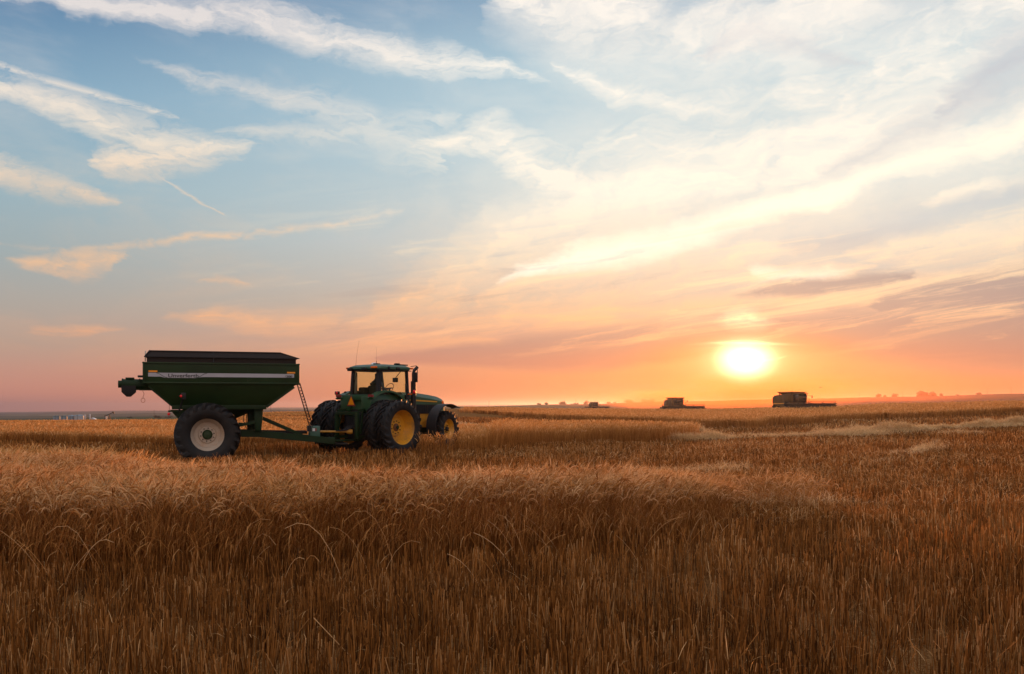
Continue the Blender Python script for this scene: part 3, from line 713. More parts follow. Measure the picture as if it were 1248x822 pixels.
# ================================================================ building kit for machines
class MB:
    """collects shapes in one bmesh and links them as ONE mesh object"""
    def __init__(s): s.bm = bmesh.new()
    def box(s, x0, x1, y0, y1, z0, z1, bev=0.0, rot=None, at=None):
        g = bmesh.ops.create_cube(s.bm, size=1.0); vs = g['verts']
        M = Matrix.Translation(((x0 + x1) / 2, (y0 + y1) / 2, (z0 + z1) / 2)) @ Matrix.Diagonal((abs(x1 - x0), abs(y1 - y0), abs(z1 - z0), 1))
        if rot is not None: M = Matrix.Translation(at) @ rot.to_4x4() @ Matrix.Translation([-q for q in at]) @ M
        bmesh.ops.transform(s.bm, matrix=M, verts=vs)
        if bev:
            es = list({e for v in vs for e in v.link_edges}); bmesh.ops.bevel(s.bm, geom=es, offset=bev, segments=2, affect='EDGES', profile=0.5)
        return s
    def prism(s, pts, axis, a, b, bev=0.0):
        """polygon pts (2-D) pushed from a to b along axis 'x','y','z'"""
        def P(p, q): return {'x': (q, p[0], p[1]), 'y': (p[0], q, p[1]), 'z': (p[0], p[1], q)}[axis]
        v0 = [s.bm.verts.new(P(p, a)) for p in pts]; v1 = [s.bm.verts.new(P(p, b)) for p in pts]
        fs = [s.bm.faces.new(v0), s.bm.faces.new(v1[::-1])]; n = len(pts)
        for i in range(n): fs.append(s.bm.faces.new((v0[i], v1[i], v1[(i + 1) % n], v0[(i + 1) % n])))
        bmesh.ops.recalc_face_normals(s.bm, faces=fs)
        if bev:
            es = list({e for v in v0 + v1 for e in v.link_edges}); bmesh.ops.bevel(s.bm, geom=es, offset=bev, segments=2, affect='EDGES', profile=0.5)
        return s
    def loft(s, rings, cap=True):
        """list of rings (equal counts) of 3-D points"""
        R = [[s.bm.verts.new(p) for p in r] for r in rings]; n = len(R[0]); fs = []
        for a, b in zip(R, R[1:]):
            for i in range(n): fs.append(s.bm.faces.new((a[i], a[(i + 1) % n], b[(i + 1) % n], b[i])))
        if cap: fs.append(s.bm.faces.new(R[0][::-1])); fs.append(s.bm.faces.new(R[-1]))
        bmesh.ops.recalc_face_normals(s.bm, faces=fs); return s
    def tube(s, pts, r, n=8, cap=True):
        pts = [Vector(p) for p in pts]; rr = r if isinstance(r, (list, tuple)) else [r] * len(pts); rings = []
        t0 = (pts[1] - pts[0]).normalized(); up = Vector((0, 0, 1)) if abs(t0.z) < .9 else Vector((1, 0, 0))
        d = t0.cross(up).normalized()
        for i, p in enumerate(pts):
            t = ((pts[min(i + 1, len(pts) - 1)] - pts[max(i - 1, 0)])).normalized()
            d = (d - t * d.dot(t)).normalized(); e = t.cross(d)
            rings.append([p + (d * math.cos(2 * math.pi * k / n) + e * math.sin(2 * math.pi * k / n)) * rr[i] for k in range(n)])
        return s.loft(rings, cap)
    def lathe(s, prof, axis='y', n=48, at=(0, 0, 0)):
        """prof: (radius, along) pairs turned about an axis"""
        at = Vector(at); R = []
        def P(r, h, a):
            c, q = r * math.cos(a), r * math.sin(a)
            return at + Vector({'x': (h, c, q), 'y': (c, h, q), 'z': (c, q, h)}[axis])
        rings = [[s.bm.verts.new(P(max(r, 1e-4), h, 2 * math.pi * k / n)) for k in range(n)] for r, h in prof]; fs = []
        for a, b in zip(rings, rings[1:]):
            for k in range(n): fs.append(s.bm.faces.new((a[k], a[(k + 1) % n], b[(k + 1) % n], b[k])))
        bmesh.ops.recalc_face_normals(s.bm, faces=fs); return s
    def ball(s, c, r, n=12, sc=(1, 1, 1)):
        g = bmesh.ops.create_uvsphere(s.bm, u_segments=n, v_segments=max(6, n // 2), radius=r)
        bmesh.ops.transform(s.bm, matrix=Matrix.Translation(c) @ Matrix.Diagonal((*sc, 1)), verts=g['verts']); return s
    def bar(s, a, b, w, h=None, bev=0.0):
        """square bar between two points"""
        a, b = Vector(a), Vector(b); h = h or w; t = (b - a); L = t.length; t.normalize()
        up = Vector((0, 0, 1)) if abs(t.z) < .95 else Vector((1, 0, 0)); y = up.cross(t).normalized(); z = t.cross(y)
        g = bmesh.ops.create_cube(s.bm, size=1.0); M = Matrix((t, y, z)).transposed().to_4x4()
        bmesh.ops.transform(s.bm, matrix=Matrix.Translation((a + b) / 2) @ M @ Matrix.Diagonal((L, w, h, 1)), verts=g['verts'])
        if bev: bmesh.ops.bevel(s.bm, geom=list({e for v in g['verts'] for e in v.link_edges}), offset=bev, segments=2, affect='EDGES')
        return s
    def poly(s, pts):
        s.bm.faces.new([s.bm.verts.new(p) for p in pts]); return s
    def build(s, name, mat, parent=None, smooth=True, angle=35):
        me = bpy.data.meshes.new(name); s.bm.to_mesh(me); s.bm.free(); me.materials.append(mat)
        if smooth:
            me.polygons.foreach_set('use_smooth', [True] * len(me.polygons))
            bm = bmesh.new(); bm.from_mesh(me)
            for e in bm.edges:
                if len(e.link_faces) == 2 and e.calc_face_angle(0) > math.radians(angle): e.smooth = False
            bm.to_mesh(me); bm.free()
        o = bpy.data.objects.new(name, me); C.objects.link(o)
        if parent is not None: o.parent = parent
        return o
def thing(name, label, cat, loc, rz=0.0, group=None):
    o = bpy.data.objects.new(name, None); o.empty_display_size = 0.3; C.objects.link(o); o.location = loc; o.rotation_euler = (0, 0, rz)
    return tag(o, label, cat, group)
def copy_tree(o, parent=None):
    c = o.copy(); C.objects.link(c)
    if parent is not None: c.parent = parent
    for ch in [q for q in C.objects if q.parent == o]: copy_tree(ch, c)
    return c

# ---------------------------------------------------------------- machine materials
M = {}
M['cart_green'] = principled('cart_green', (0.009, 0.027, 0.006), 0.5, vary=0.28, scale=1.3, spec=0.3, coat=0.0, dirt=(0.05, 0.04, 0.02), dirt_amt=0.3)
M['green'] = principled('tractor_green', (0.016, 0.062, 0.022), 0.46, vary=0.12, scale=4, coat=0.05, dirt=(0.10, 0.07, 0.04), dirt_amt=0.4)
M['green2'] = principled('frame_green', (0.007, 0.022, 0.005), 0.65, vary=0.3, scale=6, spec=0.25, dirt=(0.03, 0.024, 0.012), dirt_amt=0.4)
M['teal'] = principled('box_green', (0.035, 0.10, 0.07), 0.5, vary=0.1)
M['yellow'] = principled('wheel_yellow', (0.60, 0.27, 0.010), 0.45, vary=0.10, scale=5, dirt=(0.20, 0.11, 0.04), dirt_amt=1.0)
M['pto'] = principled('shaft_yellow', (0.42, 0.20, 0.02), 0.5, vary=0.2, scale=9)
M['white'] = principled('rim_cream', (0.42, 0.345, 0.27), 0.55, vary=0.10, scale=6, dirt=(0.36, 0.20, 0.10), dirt_amt=0.8)
M['tyre'] = principled('tyre_rubber', (0.008, 0.0075, 0.008), 0.6, vary=0.35, scale=8, bump=0.2, dirt=(0.035, 0.024, 0.016), dirt_amt=0.5, spec=0.28)
M['black'] = principled('black_metal', (0.010, 0.009, 0.010), 0.55, vary=0.2, spec=0.3)
M['rubber'] = principled('black_plastic', (0.016, 0.015, 0.017), 0.65, vary=0.15, spec=0.3)
M['brown'] = principled('tub_extension', (0.016, 0.010, 0.008), 0.65, spec=0.25, vary=0.2, scale=2)
M['silver'] = principled('stripe_silver', (0.33, 0.33, 0.37), 0.4, vary=0.05)
M['dark_text'] = principled('decal_black', (0.01, 0.01, 0.01), 0.5)
M['amber'] = principled('amber_reflector', (0.75, 0.25, 0.0), 0.3)
M['orange'] = principled('orange_lens', (0.80, 0.14, 0.01), 0.25)
M['red'] = principled('red_lens', (0.75, 0.015, 0.02), 0.25)
M['red_tape'] = principled('red_tape', (0.22, 0.025, 0.025), 0.4)
M['rust'] = principled('rusty_hub', (0.14, 0.055, 0.02), 0.8, vary=0.4, scale=20)
M['steel'] = principled('bright_steel', (0.42, 0.42, 0.44), 0.35, metal=0.8, vary=0.1)
M['white_paint'] = principled('white_paint', (0.70, 0.72, 0.74), 0.5)
M['seat'] = principled('seat_cloth', (0.02, 0.02, 0.022), 0.9)
M['skin'] = principled('skin', (0.42, 0.24, 0.16), 0.55)
M['shirt'] = principled('shirt', (0.035, 0.045, 0.07), 0.9)
M['hair'] = principled('cap_cloth', (0.03, 0.03, 0.03), 0.9)
M['rope'] = principled('rope', (0.25, 0.10, 0.06), 0.9)
def glass_mat():
    m = bpy.data.materials.new('cab_glass'); m.use_nodes = True; t = m.node_tree; t.nodes.remove(t.nodes['Principled BSDF'])
    tr = t.nodes.new('ShaderNodeBsdfTransparent'); tr.inputs[0].default_value = (0.88, 0.93, 0.76, 1)
    gl = t.nodes.new('ShaderNodeBsdfGlossy'); gl.inputs['Roughness'].default_value = 0.02
    fr = t.nodes.new('ShaderNodeFresnel'); fr.inputs[0].default_value = 1.45
    mx = t.nodes.new('ShaderNodeMixShader'); t.links.new(fr.outputs[0], mx.inputs[0]); t.links.new(tr.outputs[0], mx.inputs[1]); t.links.new(gl.outputs[0], mx.inputs[2])
    t.links.new(mx.outputs[0], t.nodes['Material Output'].inputs['Surface']); return m
M['glass'] = glass_mat()
M['smoked'] = principled('dark_glass', (0.012, 0.012, 0.014), 0.08, spec=0.6)

# ---------------------------------------------------------------- tyres and wheels (axle along local y, outer face towards -y)
def tyre_mb(R, W, rim, nl, lug=0.045, sweep=0.30, lugw=0.055):
    m = MB(); h = W / 2; sh = R - lug
    m.lathe([(rim, -h * .80), (rim + .02, -h * .86), (rim + (sh - rim) * .35, -h * 1.0), (rim + (sh - rim) * .65, -h * 1.0), (sh - .06, -h * .93), (sh - .015, -h * .80), (sh, -h * .55), (sh + .006, 0),
             (sh, h * .55), (sh - .015, h * .80), (sh - .06, h * .93), (rim + (sh - rim) * .65, h), (rim + (sh - rim) * .35, h), (rim + .02, h * .86), (rim, h * .80)], 'y', 72)
    for sgn in (-1, 1):
        for i in range(nl):
            a0 = 2 * math.pi * (i + (0.5 if sgn > 0 else 0)) / nl
            path = [(-0.03, 0.0), (.25, .22), (.55, .52), (.80, .80), (.93, .98), (1.0, 1.10)]       # (across, along the sweep)
            rings = []
            for q, f in path:
                y = sgn * h * q; a = a0 + sweep * f * (1.0)
                if q < .82: rt, rb = R - 0.004 * q, sh - .03
                elif q < .95: rt, rb = R - .022, sh - .10
                else: rt, rb = R - .10, sh - .16
                w = lugw * (1 + .15 * f) / R / 2; yo = sgn * (0.022 if q > .9 else 0)
                def P(r, an, yy): return (r * math.cos(an), yy, r * math.sin(an))
                rings.append([P(rb, a - w * 1.5, y), P(rt, a - w, y + yo), P(rt, a + w, y + yo), P(rb, a + w * 1.5, y)])
            m.loft(rings)
    return m
def wheel(parent, loc, R, W, rim, nl, rim_mat, hub_mat, dish, face=-1, lug=.045, bolts=10, hub_r=.15, plain=False, sweep=.30, lugw=.055):
    """wheel > tyre, rim, bolts.  dish: how deep the disc sits behind the rim's outer edge"""
    h = W / 2 * .82
    hb = MB(); f = face
    yd = f * (h - dish)
    hb.lathe([(0.001, yd + f * .11), (hub_r * .7, yd + f * .10), (hub_r, yd + f * .06), (hub_r, yd), (hub_r, yd - f * .05), (0.001, yd - f * .05)], 'y', 28)
    w = hb.build('wheel', hub_mat, parent); w.location = loc
    tyre_mb(R, W, rim, nl, lug, sweep, lugw).build('tyre', M['tyre'], w)
    r = MB()
    r.lathe([(rim + .035, f * (h + .012)), (rim + .035, f * h), (rim + .005, f * (h - .01)), (rim - .02, f * (h - .05)), (rim - .03, f * (h - dish * .45)), (rim - .07, f * (h - dish * .6)), (rim - .10, f * (h - dish * .95)),
             (rim * .80, yd), (rim * .56, yd - f * .005), (rim * .50, yd + f * .030), (hub_r, yd + f * .033)], 'y', 64)
    r.lathe([(rim - .03, f * (h - dish * .45)), (rim - .03, -f * h), (rim + .035, -f * h), (rim + .035, -f * (h + .012)), (rim + .02, -f * h * .8)], 'y', 64)
    r.build('rim', rim_mat, w)
    me_ = None
    for k in range(bolts):
        a = 2 * math.pi * k / bolts + .2; rr = (hub_r + rim * .50) / 2
        b = MB(); b.lathe([(0.001, yd + f * .062), (.019, yd + f * .062), (.019, yd + f * .03), (0.001, yd + f * .03)], 'y', 6, at=(rr * math.cos(a), 0, rr * math.sin(a)))
        b.build('wheel_nut', M['black'], w)
    return w

def text_mesh(txt, size, mat, name, parent, loc, rot, bold=0.0, shear=0.0, width=None, extrude=0.002):
    cu = bpy.data.curves.new(name, 'FONT'); cu.body = txt; cu.size = size; cu.offset = bold; cu.shear = shear; cu.extrude = extrude; cu.align_x = 'LEFT'
    o = bpy.data.objects.new(name, cu); C.objects.link(o); dg = bpy.context.evaluated_depsgraph_get(); dg.update()
    me = bpy.data.meshes.new_from_object(o.evaluated_get(dg)); bpy.data.objects.remove(o); bpy.data.curves.remove(cu)
    if width:
        xs = [v.co.x for v in me.vertices]; k = width / (max(xs) - min(xs))
        for v in me.vertices: v.co.x *= k
    me.materials.clear(); me.materials.append(mat); me.name = name
    q = bpy.data.objects.new(name, me); C.objects.link(q); q.parent = parent; q.location = loc; q.rotation_euler = rot; return q

# ================================================================ GRAIN CART  (x forward, near side = -y)
def grain_cart():
    g = thing('grain_cart', 'dark green grain cart with silver stripe and cream wheel hitched behind the tractor', 'grain cart', (-9.91, 32.31, -0.095), math.radians(18))
    g.scale = (1.055, 1.055, 1.055)
    NY = -1.42                                       # near side wall
    # tub: vertical upper walls, sloping hopper below
    def ring(x0, x1, y, z): return [(x0, -y, z), (x1, -y, z), (x1, y, z), (x0, y, z)]
    t = MB()
    t.loft([ring(-0.93, 1.66, .95, 1.74), ring(-1.75, 2.62, 1.42, 2.46), ring(-1.75, 2.62, 1.42, 3.03)], cap=False)
    t.loft([ring(-1.70, 2.57, 1.37, 3.03), ring(-1.70, 2.57, 1.37, 2.46), ring(-.9, 1.62, .92, 1.77)], cap=False)
    t.loft([ring(-1.75, 2.62, 1.42, 3.03), ring(-1.70, 2.57, 1.37, 3.03)], cap=False)
    tub = t.build('tub', M['cart_green'], g)
    b = MB(); b.box(-1.78, 2.65, NY - .035, NY + .01, 2.425, 2.47, .008).box(-1.78, 2.65, -NY - .01, -NY + .035, 2.425, 2.47, .008)
    b.box(-1.79, -1.745, NY - .03, -NY + .03, 2.42, 3.05, .006).box(2.615, 2.66, NY - .03, -NY + .03, 2.42, 3.05, .006)
    b.box(-1.80, 2.67, NY - .03, NY + .02, 3.00, 3.045, .006)
    # ribs down the sloping ends
    for x0, z0, x1, z1 in ((-1.62, 2.36, -0.98, 1.80), (2.50, 2.36, 1.72, 1.76)):
        for y in (-1.33, 1.33): b.bar((x0, y, z0), (x1, y * .72, z1), .05, .10)
    b.build('rib', M['cart_green'], tub)
    for x in (-.30, 1.15): MB().box(x - .012, x + .012, NY - .008, NY - .001, 2.47, 3.0).build('seam', M['cart_green'], tub)
    # extension: dark lower band and outward leaning upper lip, hipped at the front
    e = MB(); e.loft([ring(-1.68, 2.56, 1.38, 3.045), ring(-1.68, 2.56, 1.38, 3.20)], cap=False)
    e.loft([ring(-1.64, 2.52, 1.34, 3.20), ring(-1.64, 2.52, 1.34, 3.045)], cap=False); e.build('side_extension', M['brown'], g)
    e = MB(); e.loft([ring(-1.72, 2.64, 1.42, 3.20), ring(-1.60, 2.10, 1.30, 3.37)], cap=False); e.loft([ring(-1.57, 2.06, 1.26, 3.37), ring(-1.66, 2.55, 1.36, 3.21)], cap=False)
    e.loft([ring(-1.60, 2.10, 1.30, 3.37), ring(-1.57, 2.06, 1.26, 3.37)], cap=False)
    lip = e.build('top_lip', M['brown'], g)
    e = MB(); e.bar((-1.62, -1.31, 3.375), (2.12, -1.31, 3.375), .03).bar((-1.62, 1.31, 3.375), (2.12, 1.31, 3.375), .03).bar((-1.74, -1.43, 3.20), (2.66, -1.43, 3.20), .022)
    e.bar((.17, -1.445, 3.05), (.17, -1.30, 3.38), .03)
    e.bar((-1.74, -1.43, 3.19), (-1.60, -1.32, 3.385), .03); e.bar((2.66, -1.43, 3.20), (2.10, -1.31, 3.38), .02)
    e.build('trim', M['steel'] if False else M['black'], lip)
    MB().prism([(-1.43, 3.19), (-1.30, 3.37), (-1.30, 3.06), (-1.40, 3.06)], 'x', -1.735, -1.70).build('end_plate', M['white'], lip)  # cream material puts the light falling on this plate into its colour
    # silver stripe with swoops, amber markers, lettering
    y0 = NY - .006
    def flat(pts, name, mat, yy, par): return MB().prism(pts, 'y', yy - .003, yy + .003).build(name, mat, par, smooth=False)
    def sweep_pts(xa, xb, za, zb, n=8): return [(xa + (xb - xa) * i / n, za + (zb - za) * (0.5 - 0.5 * math.cos(math.pi * i / n))) for i in range(n + 1)]
    flat([(-1.64, 2.735), (-1.64, 2.625)] + [(-1.40, 2.622)] + sweep_pts(-1.33, -1.16, 2.625, 2.590)[0:] + [(-.38, 2.590)] + sweep_pts(-.36, -.12, 2.590, 2.620) + [(2.50, 2.625), (2.50, 2.735)], 'stripe', M['silver'], y0, tub)
    for s_, xs in ((1, -1.42), (-1, -.02)):
        q = MB(); pts = sweep_pts(xs, xs + s_ * .30, 2.728, 2.598, 10)
        for a_, b_ in zip(pts, pts[1:]): q.bar((a_[0], y0 - .006, a_[1]), (b_[0], y0 - .006, b_[1]), .005, .014)
        q.build('swoosh', M['cart_green'], tub)
    text_mesh('Unverferth', .150, M['dark_text'], 'lettering', tub, (-1.10, y0 - .006, 2.607), (math.radians(90), 0, 0), bold=.002, width=.84)
    text_mesh('6500', .085, M['dark_text'], 'model_number', tub, (2.22, y0 - .006, 2.632), (math.radians(90), 0, 0), bold=.003, shear=.3, width=.22)
    for x in (-1.63, 2.29): flat([(x, 2.80), (x, 2.752), (x + .24, 2.752), (x + .24, 2.80)], 'reflector', M['amber'], y0, tub)
    # lower hopper and frame
    f = MB(); f.loft([ring(.30, .62, .30, 1.28), ring(-.85, 1.55, .85, 1.72)]); f.build('lower_hopper', M['cart_green'], g)
    f = MB(); f.box(-1.0, 1.72, -1.02, -.90, 1.67, 1.80, .01).box(-1.0, 1.72, .90, 1.02, 1.67, 1.80, .01)
    f.prism([(1.36, 1.68), (1.64, 1.68), (1.58, 1.02), (1.40, 1.02)], 'y', -.86, -.70, .01).prism([(1.36, 1.68), (1.64, 1.68), (1.58, 1.02), (1.40, 1.02)], 'y', .70, .86, .01)
    f.box(1.2, 1.36, -.5, -.2, 1.0, 1.68); f.box(-.25, .25, -1.0, 1.0, .82, 1.02, .02); f.box(-.16, .16, -1.0, -.8, .9, 1.7); f.box(-.16, .16, .8, 1.0, .9, 1.7)
    f.prism([(-1.05, 1.66), (-.2, 1.66), (-.2, 1.30), (-.75, 1.30)], 'y', -.95, -.86)                     # rear corner gusset
    f.bar((.2, -.8, 1.02), (1.45, -.8, 1.30), .09, .09).bar((.5, -.75, 1.3), (1.4, -.6, 1.18), .05, .06)
    f.bar((.1, -.5, .93), (1.45, -.5, .93), .14, .20)
    f.build('chassis', M['green2'], g)
    # tongue
    t = MB(); 
    for s_ in (-1, 1):
        t.prism([(.9, .86), (.9, 1.05), (4.05, .765), (4.05, .585)], 'y', s_ * .42 - .07, s_ * .42 + .07, .01) if False else None
    rings = []
    for x, yc, z0, z1 in ((.3, -.62, .84, 1.05), (1.5, -.58, .82, 1.03), (3.75, -.16, .58, .77)): rings.append([(x, yc - .07, z0), (x, yc + .07, z0), (x, yc + .07, z1), (x, yc - .07, z1)])
    t.loft(rings); t.loft([[(x, -y, z) for x, y, z in r] for r in rings])
    t.box(3.60, 3.90, -.24, .24, .56, .775, .02)
    t.bar((1.6, -.55, 1.42), (2.85, -.32, .86), .09, .09); t.bar((1.6, .55, 1.42), (2.85, .32, .86), .09, .09)
    t.box(2.2, 2.3, -.45, .45, .74, .92)
    tg = t.build('tongue', M['green2'], g)
    MB().box(3.88, 4.35, -.06, .06, .53, .60, .015).build('hitch_clevis', M['black'], tg)
    # driveline along the tongue, gearbox and shaft
    d = MB(); d.tube([(1.5, .05, .98), (3.05, .05, .94)], .05, 10); d.box(1.5, 3.0, -.02, .12, .93, 1.0); d.build('driveline', M['black'], g)
    s_ = MB().box(3.10, 3.42, -.27, .17, .74, 1.14, .015).build('gearbox_shield', M['teal'], g)
    MB().box(3.18, 3.26, -.277, -.272, .98, 1.07).build('decal', M['white_paint'], s_); MB().box(3.26, 3.31, -.277, -.272, .98, 1.07).build('decal', M['red_tape'], s_)
    p = MB(); p.tube([(3.42, 0, .96), (4.34, .0, .95)], [.034, .034], 14); p.lathe([(.001, 4.28), (.06, 4.30), (.075, 4.35), (.085, 4.42), (.07, 4.48), (.001, 4.49)], 'x', 18, at=(0, 0, .95)); p.build('drive_shaft', M['pto'], g)
    # ladder at the front wall
    l = MB()
    A0, B0 = Vector((2.62, -1.05, 2.46)), Vector((3.08, -.42, 1.12)); off = Vector((.09, .03, .02))
    l.bar(A0 + off, B0 + off, .022).bar(A0, B0, .022)
    for k in range(15):
        q = A0.lerp(B0, (k + .5) / 15); q2 = A0.lerp(B0, (k + 1.2) / 15); l.bar(q, q + off, .016); l.bar(q + off, q2, .010)
    l.box(3.0, 3.12, -.52, -.34, .98, 1.16)
    l.build('ladder', M['black'], g)
    # unloading auger sticking out at the rear
    a = MB(); a.tube([(-2.36, -1.05, 2.40), (-1.2, -1.0, 2.40)], .155, 28); a.tube([(-1.9, -1.05, 2.27), (-.9, -.95, 2.27)], .045, 8)
    a.box(-2.32, -1.35, -1.15, -.95, 2.235, 2.27)
    au = a.build('auger_tube', M['green2'], g)
    a = MB(); a.tube([(-2.47, -1.05, 2.405), (-2.35, -1.05, 2.405)], .105, 20); a.tube([(-2.37, -1.05, 2.40), (-2.33, -1.05, 2.40)], .17, 28); a.box(-2.27, -2.03, -1.13, -.97, 2.55, 2.60, .01); a.tube([(-1.90, -1.05, 2.40), (-1.87, -1.05, 2.40)], .172, 28); a.build('end_cap', M['green2'], au)
    a = MB(); a.loft([[(-2.38, -1.24, 2.36), (-1.98, -1.24, 2.36), (-1.98, -.86, 2.36), (-2.38, -.86, 2.36)], [(-2.37, -1.22, 2.17), (-1.99, -1.22, 2.17), (-1.99, -.88, 2.17), (-2.37, -.88, 2.17)], [(-2.24, -1.14, 2.04), (-2.13, -1.14, 2.04), (-2.13, -.96, 2.04), (-2.24, -.96, 2.04)]]); a.build('spout', M['rubber'], au)
    MB().box(-1.93, -1.76, -1.30, -1.10, 2.60, 2.66, .01).build('bracket', M['black'], g)
    r = MB(); pts = [(-1.80, -1.12, 2.24), (-1.79, -1.12, 2.19), (-1.76, -1.12, 2.12), (-1.785, -1.12, 2.06), (-1.79, -1.12, 2.00)]
    loop = [(-1.79 + .055 * math.sin(q), -1.12, 1.935 + .065 * math.cos(q)) for q in np.linspace(0, 2 * math.pi, 14)]
    r.tube(pts + loop[1:], .0075, 6); r.build('rope', M['rope'], g)
    # rear lamps
    r = MB(); r.bar((-.80, -1.18, 1.62), (-.68, -1.40, 1.98), .035); r.box(-.74, -.60, -1.46, -1.40, 1.96, 2.16, .01); q = r.build('lamp_bracket', M['black'], g)
    MB().ball((-.74, -1.475, 2.06), .035, 12, (1, .6, 1.1)).build('red_lamp', M['red'], q)
    r = MB(); r.bar((-1.10, -1.05, 1.62), (-.80, -1.0, 1.62), .05); r.bar((-1.07, -1.05, 1.55), (-1.07, -1.05, 1.80), .012); q = r.build('lamp_bracket', M['green2'], g)
    MB().ball((-1.08, -1.10, 1.535), .045, 12).build('red_lamp', M['red'], q)
    # hoses hanging between tub and frame
    r = MB()
    for k in range(3): r.tube([(1.10 + .07 * k, -.75, 1.68), (1.05 + .09 * k, -.78, 1.35), (1.12 + .05 * k, -.7, 1.15), (1.2, -.6, 1.02)], .012, 6)
    r.build('hose', M['black'], g)
    for s_ in (-1, 1):
        wheel(g, (0, s_ * 1.22, .925), .945, .76, .475, 20, M['white'], M['cart_green'], .29, face=s_, lug=.050, hub_r=.145, sweep=.42, lugw=.085)
    return g
grain_cart()

# ================================================================ TRACTOR (x forward, right side = -y, origin under the rear axle)
TR_LOC = (-5.085, 34.55, h1(-5.0, 34.6)); TR_ROT = math.radians(54)
def tractor():
    g = thing('tractor', 'green tractor with yellow dual rear wheels pulling the grain cart', 'tractor', TR_LOC, TR_ROT)
    R = .94
    for s_ in (-1, 1):
        wheel(g, (0, s_ * 1.555, R), R, .47, .585, 22, M['yellow'], M['rust'], .36, face=s_, lug=.055, hub_r=.13, sweep=.32, lugw=.055)
        wheel(g, (0, s_ * 1.00, R), R, .47, .585, 22, M['yellow'], M['black'], .10, face=s_, lug=.055, hub_r=.13, sweep=.32, lugw=.055)
        fw = wheel(g, (3.10, s_ * 1.02, .83), .66, .40, .36, 18, M['yellow'], M['black'], .16, face=s_, lug=.05, hub_r=.09, sweep=.36, lugw=.06, bolts=8); fw.rotation_euler = (0, 0, math.radians(9))
    # chassis
    c = MB(); c.box(-.35, .55, -.34, .34, .55, 1.25, .03).box(.5, 1.6, -.26, .26, .62, 1.15, .03).box(1.5, 3.55, -.24, .24, .72, 1.10, .02)
    c.tube([(0, -1.52, .94), (0, 1.52, .94)], .06, 14).tube([(0, -.75, .94), (0, .75, .94)], .15, 16)
    c.tube([(3.1, -.85, .83), (3.1, .85, .83)], .09, 12).box(2.9, 3.3, -.3, .3, .62, .9, .03)
    c.build('chassis', M['green2'], g)
    # hitch at the rear: lift arms, quick hitch, drawbar, hoses
    q = MB(); q.box(-.95, -.83, -.52, .52, 1.36, 1.47, .01); q.box(-.95, -.83, .42, .54, .62, 1.40, .01).box(-.95, -.83, -.54, -.42, .62, 1.40, .01)
    q.bar((-.35, .42, 1.55), (-.85, .50, 1.50), .06, .09).bar((-.35, -.42, 1.55), (-.85, -.50, 1.50), .06, .09)
    q.bar((-.65, .50, 1.50), (-.80, .55, .72), .05).bar((-.65, -.50, 1.50), (-.80, -.55, .72), .05)
    q.bar((-.1, .38, .62), (-.95, .55, .60), .05, .10).bar((-.1, -.38, .62), (-.95, -.55, .60), .05, .10)
    q.bar((-.3, 0, 1.25), (-.9, 0, 1.38), .06); q.build('three_point_hitch', M['green2'], g)
    q = MB(); q.box(-1.45, .2, -.06, .06, .47, .53, .01); q.box(-.45, -.25, -.12, .12, .45, .60); q.build('drawbar', M['green2'], g)
    q = MB(); q.box(-.42, -.33, -.30, .30, 1.2, 1.55, .01)
    for k in range(6):
        y = -.25 + .09 * k; q.tube([(-.42, y, 1.45 - .03 * (k % 2)), (-.68, y * 1.1, 1.30), (-.80, y * .8 - .1, 1.0), (-1.05, y * .4 - .05, .85), (-1.4, 0, .82)], .016, 6)
    q.build('hydraulic_hoses', M['black'], g)
    q = MB(); q.box(-.44, -.20, -.42, .60, .50, 1.42, .04).tube([(-.40, 0, .95), (-.62, 0, .95)], .05, 10); q.build('axle_housing', M['black'], g)
    for s_ in (-1, 1): MB().tube([(0, s_ * .42, .94), (0, s_ * .80, .94)], .30, 20).build('final_drive', M['black'], g)
    # fenders + cab floor body
    def arch(y0, y1, name):
        f = MB(); n = 12; top = []
        r0, r1 = 1.20, 1.26
        an = np.linspace(22, 128, n)
        pts_o = [(.22 + r1 * math.cos(math.radians(a)), R + r1 * math.sin(math.radians(a))) for a in an]
        pts_i = [(.22 + r0 * math.cos(math.radians(a)), R + r0 * math.sin(math.radians(a))) for a in an[::-1]]
        f.prism(pts_o + pts_i, 'y', y0, y1)
        return f.build(name, M['green'], g)
    for s_ in (-1, 1):
        fo = arch(min(s_ * .62, s_ * .90), max(s_ * .62, s_ * .90), 'fender')
        # red tape on the fender edge
        MB().box(-.56, -.50, min(s_ * .66, s_ * .88), max(s_ * .66, s_ * .88), 1.97, 2.05).build('reflector', M['red_tape'], fo)
    b = MB(); b.prism([(-.42, 1.50), (-.30, 2.0), (.1, 2.06), (1.35, 2.06), (1.55, 1.5), (1.55, 1.15), (.2, 1.15)], 'y', -.72, .72, .03); b.build('cab_base', M['green'], g)
    b = MB(); b.box(-.50, -.34, -.72, -.28, 1.50, 1.98, .02).box(-.50, -.34, .28, .72, 1.50, 1.98, .02); b.box(-.47, -.30, -.70, .70, 1.86, 2.05, .02); b.build('rear_panel', M['green'], g)
    # slow-vehicle triangle
    tri = lambda k, z: [(-.20 * k, z), (.20 * k, z), (0, z + .37 * k)]
    o = MB().prism([(p[0] + .12, p[1]) for p in tri(1, 1.66)], 'x', -.575, -.57).build('warning_triangle', M['red_tape'], g)
    MB().prism([(p[0] + .12, p[1] + .045) for p in tri(.74, 1.66)], 'x', -.58, -.5755).build('orange_centre', M['amber'], o)
